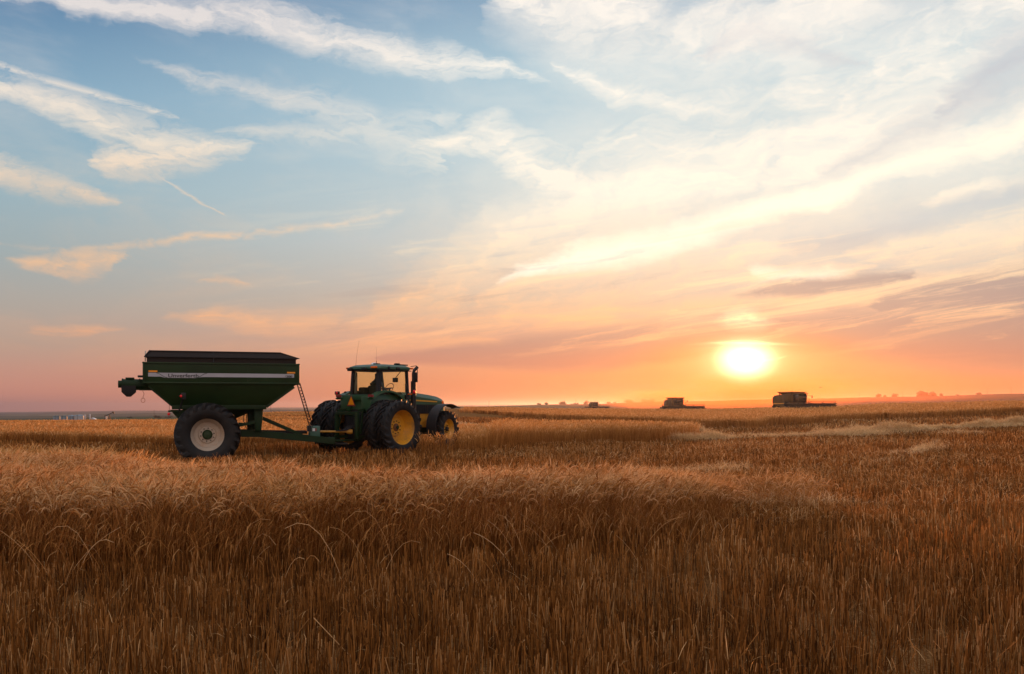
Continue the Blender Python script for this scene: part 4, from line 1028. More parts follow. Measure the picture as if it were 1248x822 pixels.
    # steps on the right of the hitch (grab rail)
    MB().tube([(-.52, -.40, 1.50), (-.60, -.42, 1.45), (-.62, -.45, .95)], .02, 6).build('rail', M['green'], g); MB().tube([(-.52, .55, 1.50), (-.66, .62, 1.45), (-.72, .70, 1.05)], .02, 6).build('rail', M['green'], g)
    # cab frame
    zt = 2.93
    def pillar(p0, p1, w, d): return MB().bar(p0, p1, w, d, .01)
    cab = MB(); 
    rear_x, front_x, mid = .02, 1.42, .52
    cab.bar((rear_x - .06, .62, 2.02), (rear_x, .59, zt), .12, .11, .01); cab.bar((rear_x - .06, -.64, 2.02), (rear_x + .02, -.61, zt), .16, .11, .01)
    cab.bar((front_x + .14, .58, 1.95), (front_x, .60, zt), .08, .08, .01); cab.bar((front_x + .14, -.58, 1.60), (front_x, -.62, zt), .10, .09, .01)
    cab.bar((rear_x, .60, zt - .02), (front_x, .60, zt - .02), .1, .08); cab.bar((rear_x, -.60, zt - .02), (front_x, -.60, zt - .02), .1, .08)
    cab.bar((rear_x - .04, -.66, 2.06), (rear_x - .04, .66, 2.06), .08, .09)
    fr = cab.build('cab_frame', M['rubber'], g)
    # grey inner lining of the rear pillar
    gl = MB(); gl.poly([(rear_x - .10, .56, 2.08), (rear_x - .10, -.56, 2.08), (rear_x - .03, -.54, zt - .05), (rear_x - .03, .54, zt - .05)]); gl.build('rear_window', M['glass'], g, smooth=False)
    gl = MB(); gl.poly([(rear_x + .06, -.70, 2.10), (front_x + .06, -.62, 1.72), (front_x - .02, -.63, zt - .05), (rear_x + .08, -.68, zt - .05)]); gl.build('door_window', M['glass'], g, smooth=False)
    gl = MB(); gl.poly([(rear_x + .06, .70, 2.10), (front_x + .06, .60, 2.0), (front_x - .02, .61, zt - .05), (rear_x + .08, .68, zt - .05)]); gl.build('side_window', M['glass'], g, smooth=False)
    gl = MB(); gl.poly([(front_x + .12, .55, 2.0), (front_x + .12, -.55, 2.0), (front_x - .02, -.57, zt - .05), (front_x - .02, .57, zt - .05)]); gl.build('windscreen', M['glass'], g, smooth=False)
    # door lower corner + handle
    MB().box(front_x - .12, front_x - .06, -.70, -.66, 2.15, 2.45, .01).build('door_handle', M['black'], g)
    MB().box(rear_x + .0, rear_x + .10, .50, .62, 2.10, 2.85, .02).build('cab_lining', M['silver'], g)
    # roof
    def rr(x0, x1, y, z, c=.14): return [(x0 + c, -y, z), (x1 - c, -y, z), (x1, -y + c, z), (x1, y - c, z), (x1 - c, y, z), (x0 + c, y, z), (x0, y - c, z), (x0, -y + c, z)]
    r = MB(); r.loft([rr(-.12, 1.54, .74, 2.91), rr(-.17, 1.58, .78, 2.95), rr(-.15, 1.56, .77, 3.02), rr(.05, 1.44, .66, 3.09), rr(.3, 1.2, .45, 3.115)]); ro = r.build('roof', M['green'], g)
    MB().box(-.14, 1.55, -.755, .755, 2.885, 2.915, .01).build('roof_seal', M['black'], ro)
    for y in (-.12, .56): MB().box(-.24, -.14, y - .10, y + .10, 2.89, 2.99, .015).build('work_light', M['black'], ro)
    MB().box(-.335, -.262, -.50, -.28, 2.965, 3.02, .008).build('warning_light', M['orange'], ro) if False else MB().box(-.20, -.14, -.70, -.44, 2.96, 3.03, .008).build('warning_light', M['orange'], ro)
    MB().box(-.19, -.14, .66, .76, 2.945, 3.01, .008).build('warning_light', M['orange'], ro)
    MB().box(1.53, 1.60, -.79, -.68, 2.96, 3.02, .008).build('warning_light', M['orange'], ro)
    MB().box(.72, .90, -.80, -.76, 2.93, 3.02, .01).build('work_light', M['black'], ro); MB().box(.30, .40, -.80, -.76, 2.93, 3.03, .01).build('work_light', M['black'], ro)
    MB().lathe([(.001, .07), (.08, .065), (.12, .03), (.12, 0), (.001, 0)], 'z', 20, at=(.55, .10, 3.12)).build('receiver_dome', M['white_paint'], ro)
    MB().box(.40, .62, -.12, .02, 3.115, 3.16, .01).build('beacon_mount', M['black'], ro)
    MB().box(.95, 1.62, -.52, -.45, 3.10, 3.14, .008).box(1.0, 1.15, -.56, -.42, 3.12, 3.17, .008).build('light_bar', M['black'], ro)
    MB().tube([(-.05, .42, 3.05), (-.03, .40, 3.40), (.05, .36, 3.95)], [.006, .004, .0025], 6).build('antenna', M['rope'], ro)
    MB().tube([(.5, -.05, 3.14), (.49, -.05, 3.25)], .012, 6).tube([(.5, -.05, 3.22), (.49, -.05, 3.72)], .0025, 5).build('antenna', M['rope'], ro)
    mr = MB().tube([(1.45, -.80, 3.06), (1.46, -1.05, 3.08), (1.46, -1.10, 2.98), (1.46, -1.10, 2.72)], .013, 6); mr.box(1.43, 1.47, -1.12, -.98, 2.50, 2.85, .012); mr.build('mirror', M['black'], ro)
    # bonnet
    def hr(x, w, zb, zt_, c): return [(x, -w, zb), (x, -w, zt_ - c), (x, -w + c, zt_), (x, w - c, zt_), (x, w, zt_ - c), (x, w, zb)]
    bo = MB(); bo.loft([hr(1.50, .40, 1.42, 2.16, .13), hr(2.2, .40, 1.40, 2.15, .14), hr(3.0, .385, 1.38, 2.08, .15), hr(3.55, .36, 1.36, 2.01, .15), hr(3.84, .33, 1.34, 1.92, .12), hr(3.92, .27, 1.30, 1.78, .10)])
    bo_o = bo.build('bonnet', M['green'], g)
    MB().prism([(1.62, 1.86), (3.35, 1.80), (3.35, 1.845), (1.62, 1.915)], 'y', -.412, -.403).prism([(1.62, 1.86), (3.35, 1.80), (3.35, 1.845), (1.62, 1.915)], 'y', .403, .412).build('yellow_stripe', M['yellow'], bo_o, smooth=False)
    MB().box(3.70, 3.78, -.37, -.33, 1.72, 1.86, .01).build('lamp', M['orange'], bo_o)
    gr = MB().box(1.55, 3.3, -.425, -.385, 1.40, 1.72).box(1.55, 3.3, .385, .425, 1.40, 1.72)
    for k in range(16): gr.box(1.62 + .1 * k, 1.65 + .1 * k, -.435, -.42, 1.42, 1.70)
    gr.build('engine_grille', M['black'], g)
    MB().box(2.30, 3.35, -.335, .335, .88, 1.36, .02).prism([(1.7, 1.38), (3.45, 1.38), (3.2, 1.12), (2.6, 1.08), (2.3, .85), (1.7, .95)], 'y', -.37, -.33).build('engine_frame', M['yellow'], g)
    MB().box(1.5, 2.45, -.38, .38, .70, 1.40, .03).build('engine', M['black'], g)
    # front fenders
    for s_ in (-1, 1):
        f = MB(); rings = []
        for a in np.linspace(62 if s_ < 0 else 85, 205, 12):
            a = math.radians(a); r0, r1 = .80, .825; cx, cz = 3.10, .92
            y0, y1 = s_ * .80, s_ * 1.26
            rings.append([(cx + r0 * math.cos(a), y0, cz + r0 * math.sin(a)), (cx + r1 * math.cos(a), y0, cz + r1 * math.sin(a)), (cx + r1 * math.cos(a), y1, cz + r1 * math.sin(a)), (cx + r0 * math.cos(a), y1, cz + r0 * math.sin(a))])
        r_ = rings[0]
        if s_ < 0: rings.insert(0, [(p[0] + .20, p[1], p[2] - .03) for p in r_])
        f.loft(rings).bar((3.0, s_ * .5, 1.3), (2.9, s_ * .95, 1.66), .04); f.build('front_fender', M['rubber'], g)
    # exhaust and side lamp
    e = MB(); e.tube([(1.86, -.56, 1.35), (1.86, -.56, 2.55)], .095, 18); e.tube([(1.86, -.56, 2.5), (1.86, -.56, 2.84), (1.90, -.57, 2.95), (2.03, -.60, 3.06)], .058, 14); e.build('exhaust', M['black'], g)
    ar = MB().bar((1.30, -.66, 2.02), (1.32, -1.02, 2.08), .035).box(1.22, 1.34, -.80, -.66, 1.90, 2.06, .01).build('lamp_arm', M['black'], g)
    MB().box(1.29, 1.34, -1.0, -.80, 2.06, 2.10, .005).build('amber_lamp', M['orange'], ar); MB().ball((1.30, -1.10, 2.16), .07, 12, (.6, 1, 1)).build('red_lamp', M['red'], ar)
    ar = MB().bar((-.10, .62, 2.04), (-.15, 1.16, 2.08), .035).build('lamp_arm', M['red_tape'], g)
    MB().box(-.22, -.12, 1.12, 1.30, 2.06, 2.18, .02).build('lamp_housing', M['black'], ar); MB().ball((-.23, 1.18, 2.12), .05, 12, (.4, 1, 1)).build('red_lamp', M['red'], ar)
    MB().ball((-.18, .80, 2.13), .05, 10).bar((-.18, .80, 1.98), (-.18, .80, 2.1), .02).build('work_light', M['black'], g); MB().ball((-.08, .68, 2.14), .045, 10).bar((-.08, .68, 2.0), (-.08, .68, 2.12), .02).build('work_light', M['black'], g)
    # inside the cab
    s_ = MB().box(.42, .94, -.26, .26, 1.80, 2.04, .05).box(.32, .44, -.22, .22, 2.0, 2.38, .05).box(.33, .41, -.12, .12, 2.38, 2.48, .03).build('seat', M['seat'], g)
    MB().box(.50, .90, -.40, -.32, 2.0, 2.20, .02).build('console', M['seat'], g); MB().box(.1, .40, .16, .46, 2.03, 2.32, .05).build('side_box', M['seat'], g)
    w = MB(); w.lathe([(.19, -.012), (.205, 0), (.19, .012), (.178, 0), (.19, -.012)], 'x', 28, at=(0, 0, 0)); w.bar((0, -.18, 0), (0, .18, 0), .02); w.bar((0, 0, 0), (.28, 0, -.25), .04)
    wo_ = w.build('steering_wheel', M['black'], g); wo_.location = (1.20, 0, 2.30); wo_.rotation_euler = (0, math.radians(28), 0)
    MB().bar((1.30, -.45, 2.88), (1.05, -.40, 2.62), .02).box(1.0, 1.1, -.52, -.34, 2.50, 2.66, .01).build('monitor', M['black'], g)
    MB().tube([(-.14, .50, 2.14), (-.13, .30, 2.80)], .010, 5).build('wiper', M['black'], g)
    return g
tractor()

# ---------------------------------------------------------------- driver
def skin_body(name, joints, edges, radii, mat, parent=None, root=0, sub=1):
    me = bpy.data.meshes.new(name); me.from_pydata(joints, edges, []); o = bpy.data.objects.new(name, me); C.objects.link(o)
    if not me.skin_vertices: 
        bm = bmesh.new(); bm.from_mesh(me); bm.verts.layers.skin.verify(); bm.to_mesh(me); bm.free()
    for i, r in enumerate(radii): me.skin_vertices[0].data[i].radius = (r, r) if not isinstance(r, tuple) else r
    me.skin_vertices[0].data[root].use_root = True
    o.modifiers.new('s', 'SKIN').use_smooth_shade = True; su = o.modifiers.new('u', 'SUBSURF'); su.levels = sub; su.render_levels = sub
    dg = bpy.context.evaluated_depsgraph_get(); dg.update(); m2 = bpy.data.meshes.new_from_object(o.evaluated_get(dg)); m2.name = name
    bpy.data.objects.remove(o); q = bpy.data.objects.new(name, m2); m2.materials.clear(); m2.materials.append(mat); C.objects.link(q)
    if parent is not None: q.parent = parent
    return q
def driver():
    # seated, facing forward, both hands on the wheel; local frame is the tractor's
    J = []; E_ = []; Rr = []
    def add(p, r, par=None):
        J.append(p); Rr.append(r)
        if par is not None: E_.append((par, len(J) - 1))
        return len(J) - 1
    pel = add((.36, 0, 2.27), .15); ch = add((.30, 0, 2.52), (.19, .13), pel); ch2 = add((.31, 0, 2.68), (.17, .11), ch); nk = add((.33, 0, 2.78), .055, ch2)
    hd = add((.36, 0, 2.86), .085, nk); hd2 = add((.37, 0, 2.94), .088, hd); hd3 = add((.37, 0, 2.99), .05, hd2)
    for s_ in (-1, 1):
        sh = add((.32, s_ * .19, 2.68), .062, ch2); el_ = add((.46, s_ * .27, 2.42), .045, sh); wr = add((.78, s_ * .19, 2.46), .030, el_); pa = add((.87, s_ * .17, 2.48), (.040, .020), wr)
        for k in range(4):
            f0 = add((.915, s_ * (.20 - .022 * k), 2.505), .010, pa); f1 = add((.955, s_ * (.20 - .022 * k), 2.50 - .005 * k), .009, f0); add((.965, s_ * (.20 - .022 * k), 2.468), .008, f1)
        t0 = add((.86, s_ * .135, 2.50), .012, pa); add((.91, s_ * .125, 2.505), .009, t0)
        hp = add((.40, s_ * .11, 2.24), .10, pel); kn = add((.84, s_ * .14, 2.27), .065, hp); an = add((.93, s_ * .14, 2.10), .05, kn)
    g = skin_body('person', J, E_, Rr, M['shirt'], None, pel, 1)
    g.location = Vector(TR_LOC) + Vector((.22 * math.cos(TR_ROT), .22 * math.sin(TR_ROT), -.19)); g.rotation_euler = (0, 0, TR_ROT)
    tag(g, 'driver sitting behind the cab glass, in dark clothes and a cap, hands on the wheel', 'person')
    fa = MB(); fa.ball((.385, 0, 2.885), .088, 18, (1, .86, 1.15)); fa.ball((.475, 0, 2.885), .018, 8, (1, .8, 1.3)); fa.ball((.36, -.082, 2.89), .022, 8, (.8, .4, 1.2)).ball((.36, .082, 2.89), .022, 8, (.8, .4, 1.2)); fa.build('face', M['skin'], g)
    [MB().ball((.455, y, 2.905), .010, 8).build('eye', M['hair'], g) for y in (-.03, .03)]; MB().box(.455, .468, -.022, .022, 2.838, 2.846).build('mouth', M['red_tape'], g)
    cp = MB(); cp.ball((.375, 0, 2.945), .100, 16, (1, .92, .72)); cp.prism([(.42, -.075), (.55, -.05), (.57, 0), (.55, .05), (.42, .075)], 'z', 2.935, 2.947); cp.build('cap', M['hair'], g)
driver()

# ================================================================ COMBINE HARVESTERS
def P3(px, Y, dz=0.0):
    x = (px - 624) / FPX * Y; return (x, Y, h1(x, Y) + dz)
def make_combine(label):
    g = thing('combine_harvester', label, 'combine', (0, 0, 0), 0, 'combine harvesters cutting the wheat')
    b = MB(); side = [(-5.0, 1.25), (-5.35, 1.7), (-5.38, 2.5), (-5.2, 2.85), (-4.8, 3.08), (-4.2, 3.18), (-3.2, 3.25), (-3.2, 3.3), (.7, 3.3), (.7, 1.5), (-.2, 1.1), (-3.5, 1.0)]
    b.prism(side, 'y', -1.5, 1.5, .06); b.build('body', M['comb_green'], g)
    for s_ in (-1, 1):
        p = MB().prism([(-5.1, 1.45), (-1.9, 1.45), (-1.9, 3.0), (-4.5, 3.0), (-5.0, 2.8), (-5.15, 2.4)], 'y', min(s_ * 1.51, s_ * 1.57), max(s_ * 1.51, s_ * 1.57), .015).box(-1.8, .5, s_ * 1.51, s_ * 1.57, 1.55, 3.2, .02).build('side_panel', M['comb_green'], g)
        MB().box(-4.9, .5, min(s_ * 1.575, s_ * 1.59), max(s_ * 1.575, s_ * 1.59), 1.45, 1.62).build('yellow_stripe', M['yellow'], p)
    t = MB(); r = lambda x0, x1, y, z: [(x0, -y, z), (x1, -y, z), (x1, y, z), (x0, y, z)]
    t.loft([r(-2.5, .3, 1.2, 3.28), r(-3.3, 1.0, 2.0, 3.78), r(-3.25, .95, 1.95, 3.78), r(-2.4, .2, 1.1, 3.3)], cap=False); t.build('grain_tank', M['comb_dark'], g)
    c = MB(); c.prism([(.75, 1.75), (.75, 3.35), (2.15, 3.35), (2.45, 2.9), (2.25, 1.75)], 'y', -.95, .95, .04); cb = c.build('cab', M['smoked'], g)
    MB().box(.65, 2.65, -1.08, 1.08, 3.33, 3.5, .05).build('cab_roof', M['comb_green'], cb)
    q = MB()
    for s_ in (-1, 1): q.bar((2.2, s_ * .96, 1.75), (2.42, s_ * .96, 3.35), .08).bar((.8, s_ * .97, 1.75), (.8, s_ * .97, 3.35), .1)
    q.build('cab_posts', M['comb_dark'], cb)
    MB().lathe([(.001, .22), (.07, .2), (.09, .05), (.09, 0)], 'z', 12, at=(-.9, 0, 3.78)).bar((-.9, -1.6, 3.76), (-.9, 1.6, 3.76), .05).build('tank_beacon', M['comb_dark'], g)
    f = MB(); f.prism([(1.2, 1.6), (3.7, 1.05), (3.7, .45), (1.2, .9)], 'y', -.75, .75, .02); f.build('feeder_house', M['comb_green'], g)
    W = 5.9
    h = MB(); h.prism([(3.7, .30), (3.7, 1.35), (3.8, 1.35), (3.9, .55), (4.9, .42), (5.1, .30)], 'y', -W, W)
    h.box(3.62, 3.75, -W, W, 1.25, 1.38, .01).tube([(4.2, -W, .75), (4.2, W, .75)], .28, 14)
    hd = h.build('header', M['comb_dark'], g)
    for s_ in (-1, 1): MB().prism([(3.6, .25), (3.6, 1.4), (4.4, 1.35), (5.5, .5), (5.6, .25)], 'y', s_ * W - .06, s_ * W + .06).build('end_divider', M['comb_green'], hd)
    rl = MB(); rl.tube([(4.75, -W + .15, 1.45), (4.75, W - .15, 1.45)], .09, 8)
    for k in range(6):
        a = math.pi * 2 * k / 6 + .3; x, z = 4.75 + .55 * math.cos(a), 1.45 + .55 * math.sin(a)
        rl.bar((x, -W + .15, z), (x, W - .15, z), .06)
        for y in np.linspace(-W + .2, W - .2, 5): rl.bar((4.75, y, 1.45), (x, y, z), .05)
        for y in np.linspace(-W + .3, W - .3, 50): rl.bar((x, y, z), (x, y, z - .2), .015)
    rl.build('reel', M['comb_dark'], hd)
    for s_ in (-1, 1): MB().bar((3.7, s_ * 2.6, 1.3), (4.75, s_ * 2.6, 1.5), .1).build('reel_arm', M['comb_dark'], hd)
    u = MB(); u.tube([(.3, 1.75, 3.0), (-5.8, 1.85, 3.25), (-6.2, 1.85, 3.0)], .2, 12); u.build('unloading_auger', M['comb_green'], g)
    m = MB()
    for s_ in (-1, 1): m.bar((2.3, s_ * 1.0, 3.1), (2.7, s_ * 1.9, 2.95), .04).box(2.66, 2.74, s_ * 1.9 - .12, s_ * 1.9 + .12, 2.55, 3.05, .02)
    m.build('mirrors', M['black'], g)
    m = MB(); m.box(1.2, 2.2, 1.0, 1.75, 1.68, 1.74); 
    for k in range(5): m.bar((1.7, 1.75, .5 + .27 * k), (2.1, 1.75, .5 + .27 * k), .04)
    m.bar((1.7, 1.75, .4), (1.7, 1.75, 2.6), .04).bar((2.1, 1.75, .4), (2.1, 1.75, 2.6), .04); m.build('ladder', M['black'], g)
    MB().prism([(-5.3, 1.5), (-5.9, 1.0), (-5.7, .7), (-4.9, 1.1)], 'y', -1.2, 1.2).build('straw_chopper', M['comb_dark'], g)
    MB().tube([(-3.8, -.9, 3.2), (-3.8, -.9, 3.85)], .09, 10).build('exhaust', M['black'], g)
    MB().tube([(.9, .5, 3.5), (.9, .5, 4.4)], .012, 5).build('antenna', M['black'], g)
    for s_ in (-1, 1):
        for x, R_, W_, rm in ((0, .92, .75, .45), (-3.9, .6, .42, .33)):
            w = MB().lathe([(.001, -.02), (.16, -.03), (rm * .9, -.1 * s_), (rm, -W_ / 2 * .8), (rm, W_ / 2 * .8)], 'y', 28).build('wheel', M['yellow'], g); w.location = (x, s_ * (1.75 if x == 0 else 1.35), R_)
            tyre_mb(R_, W_, rm, 18, .045, .3, .07).build('tyre', M['tyre'], w)
    return g
M['comb_green'] = principled('combine_green', (0.075, 0.042, 0.012), 0.55, vary=0.15, scale=1.5, spec=0.25, dirt=(0.08, 0.05, 0.025), dirt_amt=0.5)
M['comb_dark'] = principled('combine_dark', (0.014, 0.009, 0.006), 0.6, vary=0.2, spec=0.25)
specs = [(969, 193, -70, 1.0, 'nearest combine harvester, right of the setting sun, its wide header facing right'),
         (824.5, 260, -78, 1.0, 'combine harvester left of the setting sun with its reel standing clear on the right'),
         (724.5, 460, -80, 1.0, 'farthest small combine harvester with dust drifting off to its right')]
c0 = make_combine(specs[0][4])
for i, (px, Y, rz, sc, lab) in enumerate(specs):
    o = c0 if i == 0 else copy_tree(c0)
    o.location = P3(px, Y); o.rotation_euler = (0, 0, math.radians(rz)); o['label'] = lab

# ================================================================ OIL SITE on the left
def site(px, Y=700, dz=0): return P3(px, Y, dz)
M['tank'] = principled('galvanised_tank', (0.20, 0.24, 0.28), 0.6, metal=0.1, vary=0.2, scale=.6)
M['tank_top'] = principled('tank_roof', (0.06, 0.09, 0.09), 0.6, vary=0.2)
M['tank_pale'] = principled('pale_tank', (0.36, 0.35, 0.36), 0.6, vary=0.15, scale=.6)
tl = ['leftmost grey storage tank of the oil site', 'second grey storage tank from the left at the oil site', 'third and plain storage tank at the oil site', 'widest and palest storage tank, last on the right of the row']
def tank(i, px, r, h, mat, top):
    g = thing('storage_tank', tl[i], 'tank', site(px), 0, 'storage tanks at the oil site')
    m = MB().lathe([(.001, 0), (r, 0), (r, h), (r * .98, h + .02)], 'z', 32)
    for k in range(1, 4): m.lathe([(r, h * k / 4 - .05), (r + .04, h * k / 4 - .05), (r + .04, h * k / 4 + .05), (r, h * k / 4 + .05)], 'z', 32)
    m.build('shell', mat, g); MB().lathe([(r * 1.02, h), (r * .9, h + .45), (r * .15, h + .75), (.001, h + .78)], 'z', 32).build('roof', top, g)
    MB().bar((0, -r - .12, .2), (0, -r - .12, h + .9), .08).bar((.45, -r - .12, .2), (.45, -r - .12, h + .9), .08).build('ladder', M['black'], g)
    MB().tube([(r, 0, .6), (r + .6, 0, .6), (r + .6, 0, 0)], .1, 8).build('pipe', M['black'], g)
tank(0, 69, 2.3, 3.3, M['tank'], M['tank_top']); tank(1, 77.8, 2.3, 3.3, M['tank'], M['tank_top']); tank(2, 87, 2.25, 3.6, M['tank'], M['tank']); tank(3, 96.6, 3.1, 3.8, M['tank_pale'], M['tank'])
for px, h, lab in ((104, 4.6, 'left slender pale treater column beside the tank row'), (109.8, 5.0, 'right slender pale treater column beside the low shed')):
    g = thing('treater_column', lab, 'column', site(px, 705), 0, 'slender columns at the oil site')
    MB().lathe([(.001, 0), (.55, 0), (.55, h - .4), (.3, h), (.001, h + .05)], 'z', 16).build('vessel', M['tank_pale'], g); MB().tube([(.5, 0, h * .7), (1.2, 0, h * .7), (1.2, 0, 0)], .08, 6).build('pipe', M['black'], g)
g = thing('equipment_shed', 'low white shed with a pitched roof beside the slender columns', 'shed', site(113.5, 700)); MB().prism([(-1.9, 0), (1.9, 0), (1.9, 1.4), (0, 2.2), (-1.9, 1.4)], 'y', -1.4, 1.4).build('wall', M['tank_pale'], g)
MB().prism([(-2.1, 1.35), (0, 2.25), (2.1, 1.35), (2.1, 1.47), (0, 2.37), (-2.1, 1.47)], 'y', -1.55, 1.55).build('roof', M['white_paint'], g); MB().box(-.4, .4, -1.45, -1.4, 0, 1.2).build('door', M['tank_top'], g)
for px, w, lab in ((121, 3.6, 'long low pale tray between the shed and the pumpjack'), (106, 2.4, 'low pale skid in front of the slender columns')):
    g = thing('equipment_skid', lab, 'skid', site(px, 690)); MB().box(-w / 2, w / 2, -.8, .8, .1, .8, .05).build('housing', M['tank_pale'], g); MB().box(-w / 2 - .2, w / 2 + .2, -.9, .9, 0, .12).build('base', M['black'], g); MB().tube([(0, 0, .7), (0, 0, 1.4), (.5, 0, 1.4)], .08, 6).build('pipe', M['black'], g)
def pumpjack():
    g = thing('pumpjack', 'black pumpjack with its head raised, right of the tanks', 'pumpjack', site(133.5, 700), 0)
    MB().box(-3.6, 3.0, -.8, .8, 0, .3).build('base', M['black'], g)
    m = MB()
    for y in (-.7, .7): m.bar((-.7, y, .3), (.1, 0, 4.6), .22).bar((1.0, y, .3), (.1, 0, 4.6), .22)
    m.build('samson_post', M['rust'], g)
    MB().bar((-2.9, 0, 3.5), (2.5, 0, 6.0), .32, .5).build('walking_beam', M['black'], g)
    MB().prism([(2.2, 5.4), (1.9, 6.1), (2.5, 6.8), (3.1, 6.4), (3.3, 5.6), (3.1, 4.9), (2.7, 5.3)], 'y', -.3, .3).build('horse_head', M['black'], g)
    MB().prism([(-3.4, 2.9), (-3.2, 4.0), (-2.5, 4.1), (-2.4, 3.0)], 'y', -.45, .45).build('equaliser', M['black'], g)
    MB().bar((-2.8, -.5, 3.4), (-3.0, -.5, 1.2), .14).bar((-2.8, .5, 3.4), (-3.0, .5, 1.2), .14).prism([(-3.9, .6), (-3.9, 1.5), (-2.6, 1.8), (-2.2, .9)], 'y', -.8, -.55).prism([(-3.9, .6), (-3.9, 1.5), (-2.6, 1.8), (-2.2, .9)], 'y', .55, .8).build('crank', M['black'], g)
    MB().box(-2.6, -1.7, -.5, .5, .3, 3.2, .05).build('gearbox_tower', M['tank_pale'], g)
    MB().tube([(3.2, 0, 5.2), (3.2, 0, .2)], .05, 6).build('bridle', M['black'], g)
pumpjack()
g = thing('marker_post', 'short white marker post right of the pumpjack', 'post', site(140.5, 690)); MB().tube([(0, 0, 0), (0, 0, 2.2)], .12, 8).build('pole', M['tank_pale'], g); MB().ball((0, 0, 2.25), .16, 8).build('cap', M['tank_pale'], g)

# ================================================================ distant trees, poles
def foliage_mat(name, c):
    m = bpy.data.materials.new(name); m.use_nodes = True; b = m.node_tree.nodes['Principled BSDF']; t = m.node_tree
    at = t.nodes.new('ShaderNodeAttribute'); at.attribute_name = 'tone'
    t.links.new(ramp(X(t, at.outputs['Fac']), [(0, (*[q * .55 for q in c], 1)), (1, (*[q * 1.5 for q in c], 1))]), b.inputs['Base Color']); b.inputs['Roughness'].default_value = .9; b.inputs['Specular IOR Level'].default_value = .1
    return m
M['leaf'] = foliage_mat('foliage', (0.045, 0.042, 0.022)); M['bark'] = principled('bark', (0.06, 0.04, 0.03), .9)
def tree(px, Y, w, h, label, n=700, group='trees on the horizon', trunkh=.12, name='tree'):
    g = thing(name, label, 'tree', P3(px, Y, -.30 * h), 0, group); h *= 1.2
    a = Acc(); k = max(3, int(w / h * 4)); cs = [(rng.uniform(-.36, .36) * w, rng.uniform(-.3, .3) * min(w, h * 2), h * rng.uniform(.30, .68), h * rng.uniform(.22, .34)) for _ in range(k + 4)]
    cc = np.array(cs); idx = rng.integers(0, len(cc), n); d = rng.standard_normal((n, 3)); d /= np.linalg.norm(d, axis=1, keepdims=True)
    rad = rng.random(n) ** .4; p = cc[idx, :3] + d * (cc[idx, 3] * rad)[:, None] * np.array([1.3, 1.2, 1]); p[:, 2] = np.clip(p[:, 2], h * trunkh * .6, h)
    s = h * .055 * (.6 + rng.random(n)); u_ = rng.standard_normal((n, 3)); u_ /= np.linalg.norm(u_, axis=1, keepdims=True); v_ = np.cross(u_, d); v_ /= np.linalg.norm(v_, axis=1, keepdims=True)
    V = np.stack([p - u_ * s[:, None], p + v_ * s[:, None], p + u_ * s[:, None], p - v_ * s[:, None]], 1)
    a.add(V, F4=np.arange(n * 4).reshape(-1, 4), tone=np.repeat(rng.random(n), 4)); o = a.build('crown', M['leaf']); o.parent = g
    t = MB(); t.tube([(0, 0, 0), (.02 * h, 0, h * .3), (0, 0, h * .6)], [h * .035, h * .028, h * .012], 8)
    for c in cs[:4]: t.tube([(0, 0, h * .3), (c[0] * .5, c[1] * .5, h * .42), (c[0], c[1], c[2])], [h * .018, h * .012, h * .005], 5)
    t.build('trunk', M['bark'], g)
HY = 1490
def hz(px_w): return px_w * HY / FPX
for px, w, h, lab in ((657, 6, 3.5, 'tiny bush at the left end of the central tree line'), (666, 5, 4, 'small round bush left of the lone domed tree in the centre'), (684.5, 10, 6, 'lone domed tree left of the farthest combine'),
                      (700, 15, 3, 'low hedge left of the farthest combine'), (714, 5, 6, 'dark tree touching the left side of the farthest combine'), (745, 16, 3.5, 'low hazy hedge just right of the farthest combine'),
                      (767, 9, 6, 'domed hazy tree midway between the two left combines'), (786, 8, 5, 'left of two hazy trees beside the middle combine'), (794, 8, 5, 'right of two hazy trees beside the middle combine'),
                      (1070.5, 4, 6, 'small upright tree nearest the right combine'), (1078.5, 3, 3.5, 'tiny bush between two small trees on the right ridge'), (1091.5, 8, 7, 'rounded tree left of the broad flat grove'),
                      (1147.5, 4, 5, 'small tree just right of the broad flat grove'), (1167, 4, 3, 'tiny bush halfway along the right ridge'), (1193, 7, 4, 'low bush far along the right ridge')):
    tree(px, HY, hz(w), hz(h), lab, 500)
tree(1127, HY, hz(25), hz(9), 'broad flat topped grove on the right ridge', 1500)
tree(552.5, 395, 1.1, 1.7, 'small bushy tree just beyond the tractor bonnet', 900, trunkh=.1)
for px, Y, w, h, lab in ((338, 640, 17, 2.9, 'dark flat hedge seen under the front of the cart'), (192, 1400, 17, 4.5, 'dark low clump of trees left of the cart wheel'), (158, 1450, 11, 2.5, 'small dark clump right of the pumpjack'), (206, 1430, 14, 3.6, 'dark low trees just behind the cart lamp')):
    tree(px, Y, w, h, lab, 1100, group='hedges and clumps on the left', trunkh=.05)
def pole(px, Y, h, lab):
    g = thing('utility_pole', lab, 'pole', P3(px, Y), 0, 'utility poles on the horizon')
    MB().tube([(0, 0, 0), (0, 0, h)], [.22, .16], 8).build('pole', M['bark'], g); MB().bar((-1.3, 0, h - .8), (1.3, 0, h - .8), .18).build('crossarm', M['bark'], g)
for px, Y, h, lab in ((1047, HY, 8, 'faint pole left of the rounded tree on the right ridge'), (1100, HY, 9, 'faint pole left of the broad grove'), (1203, HY, 10, 'second pole from the right edge of the ridge'), (1232, HY, 11, 'rightmost pole on the ridge'),
                      (596, HY, 8, 'lone pole on the horizon right of the tractor'), (702, HY, 8, 'thin pole above the low hedge by the farthest combine'), (761, HY, 8, 'thin pole right of the farthest combine'), (188, 1400, 11, 'lone pole above the dark clump left of the cart'), (330, 1300, 11, 'lone pole seen under the front of the cart')):
    pole(px, Y, h, lab)

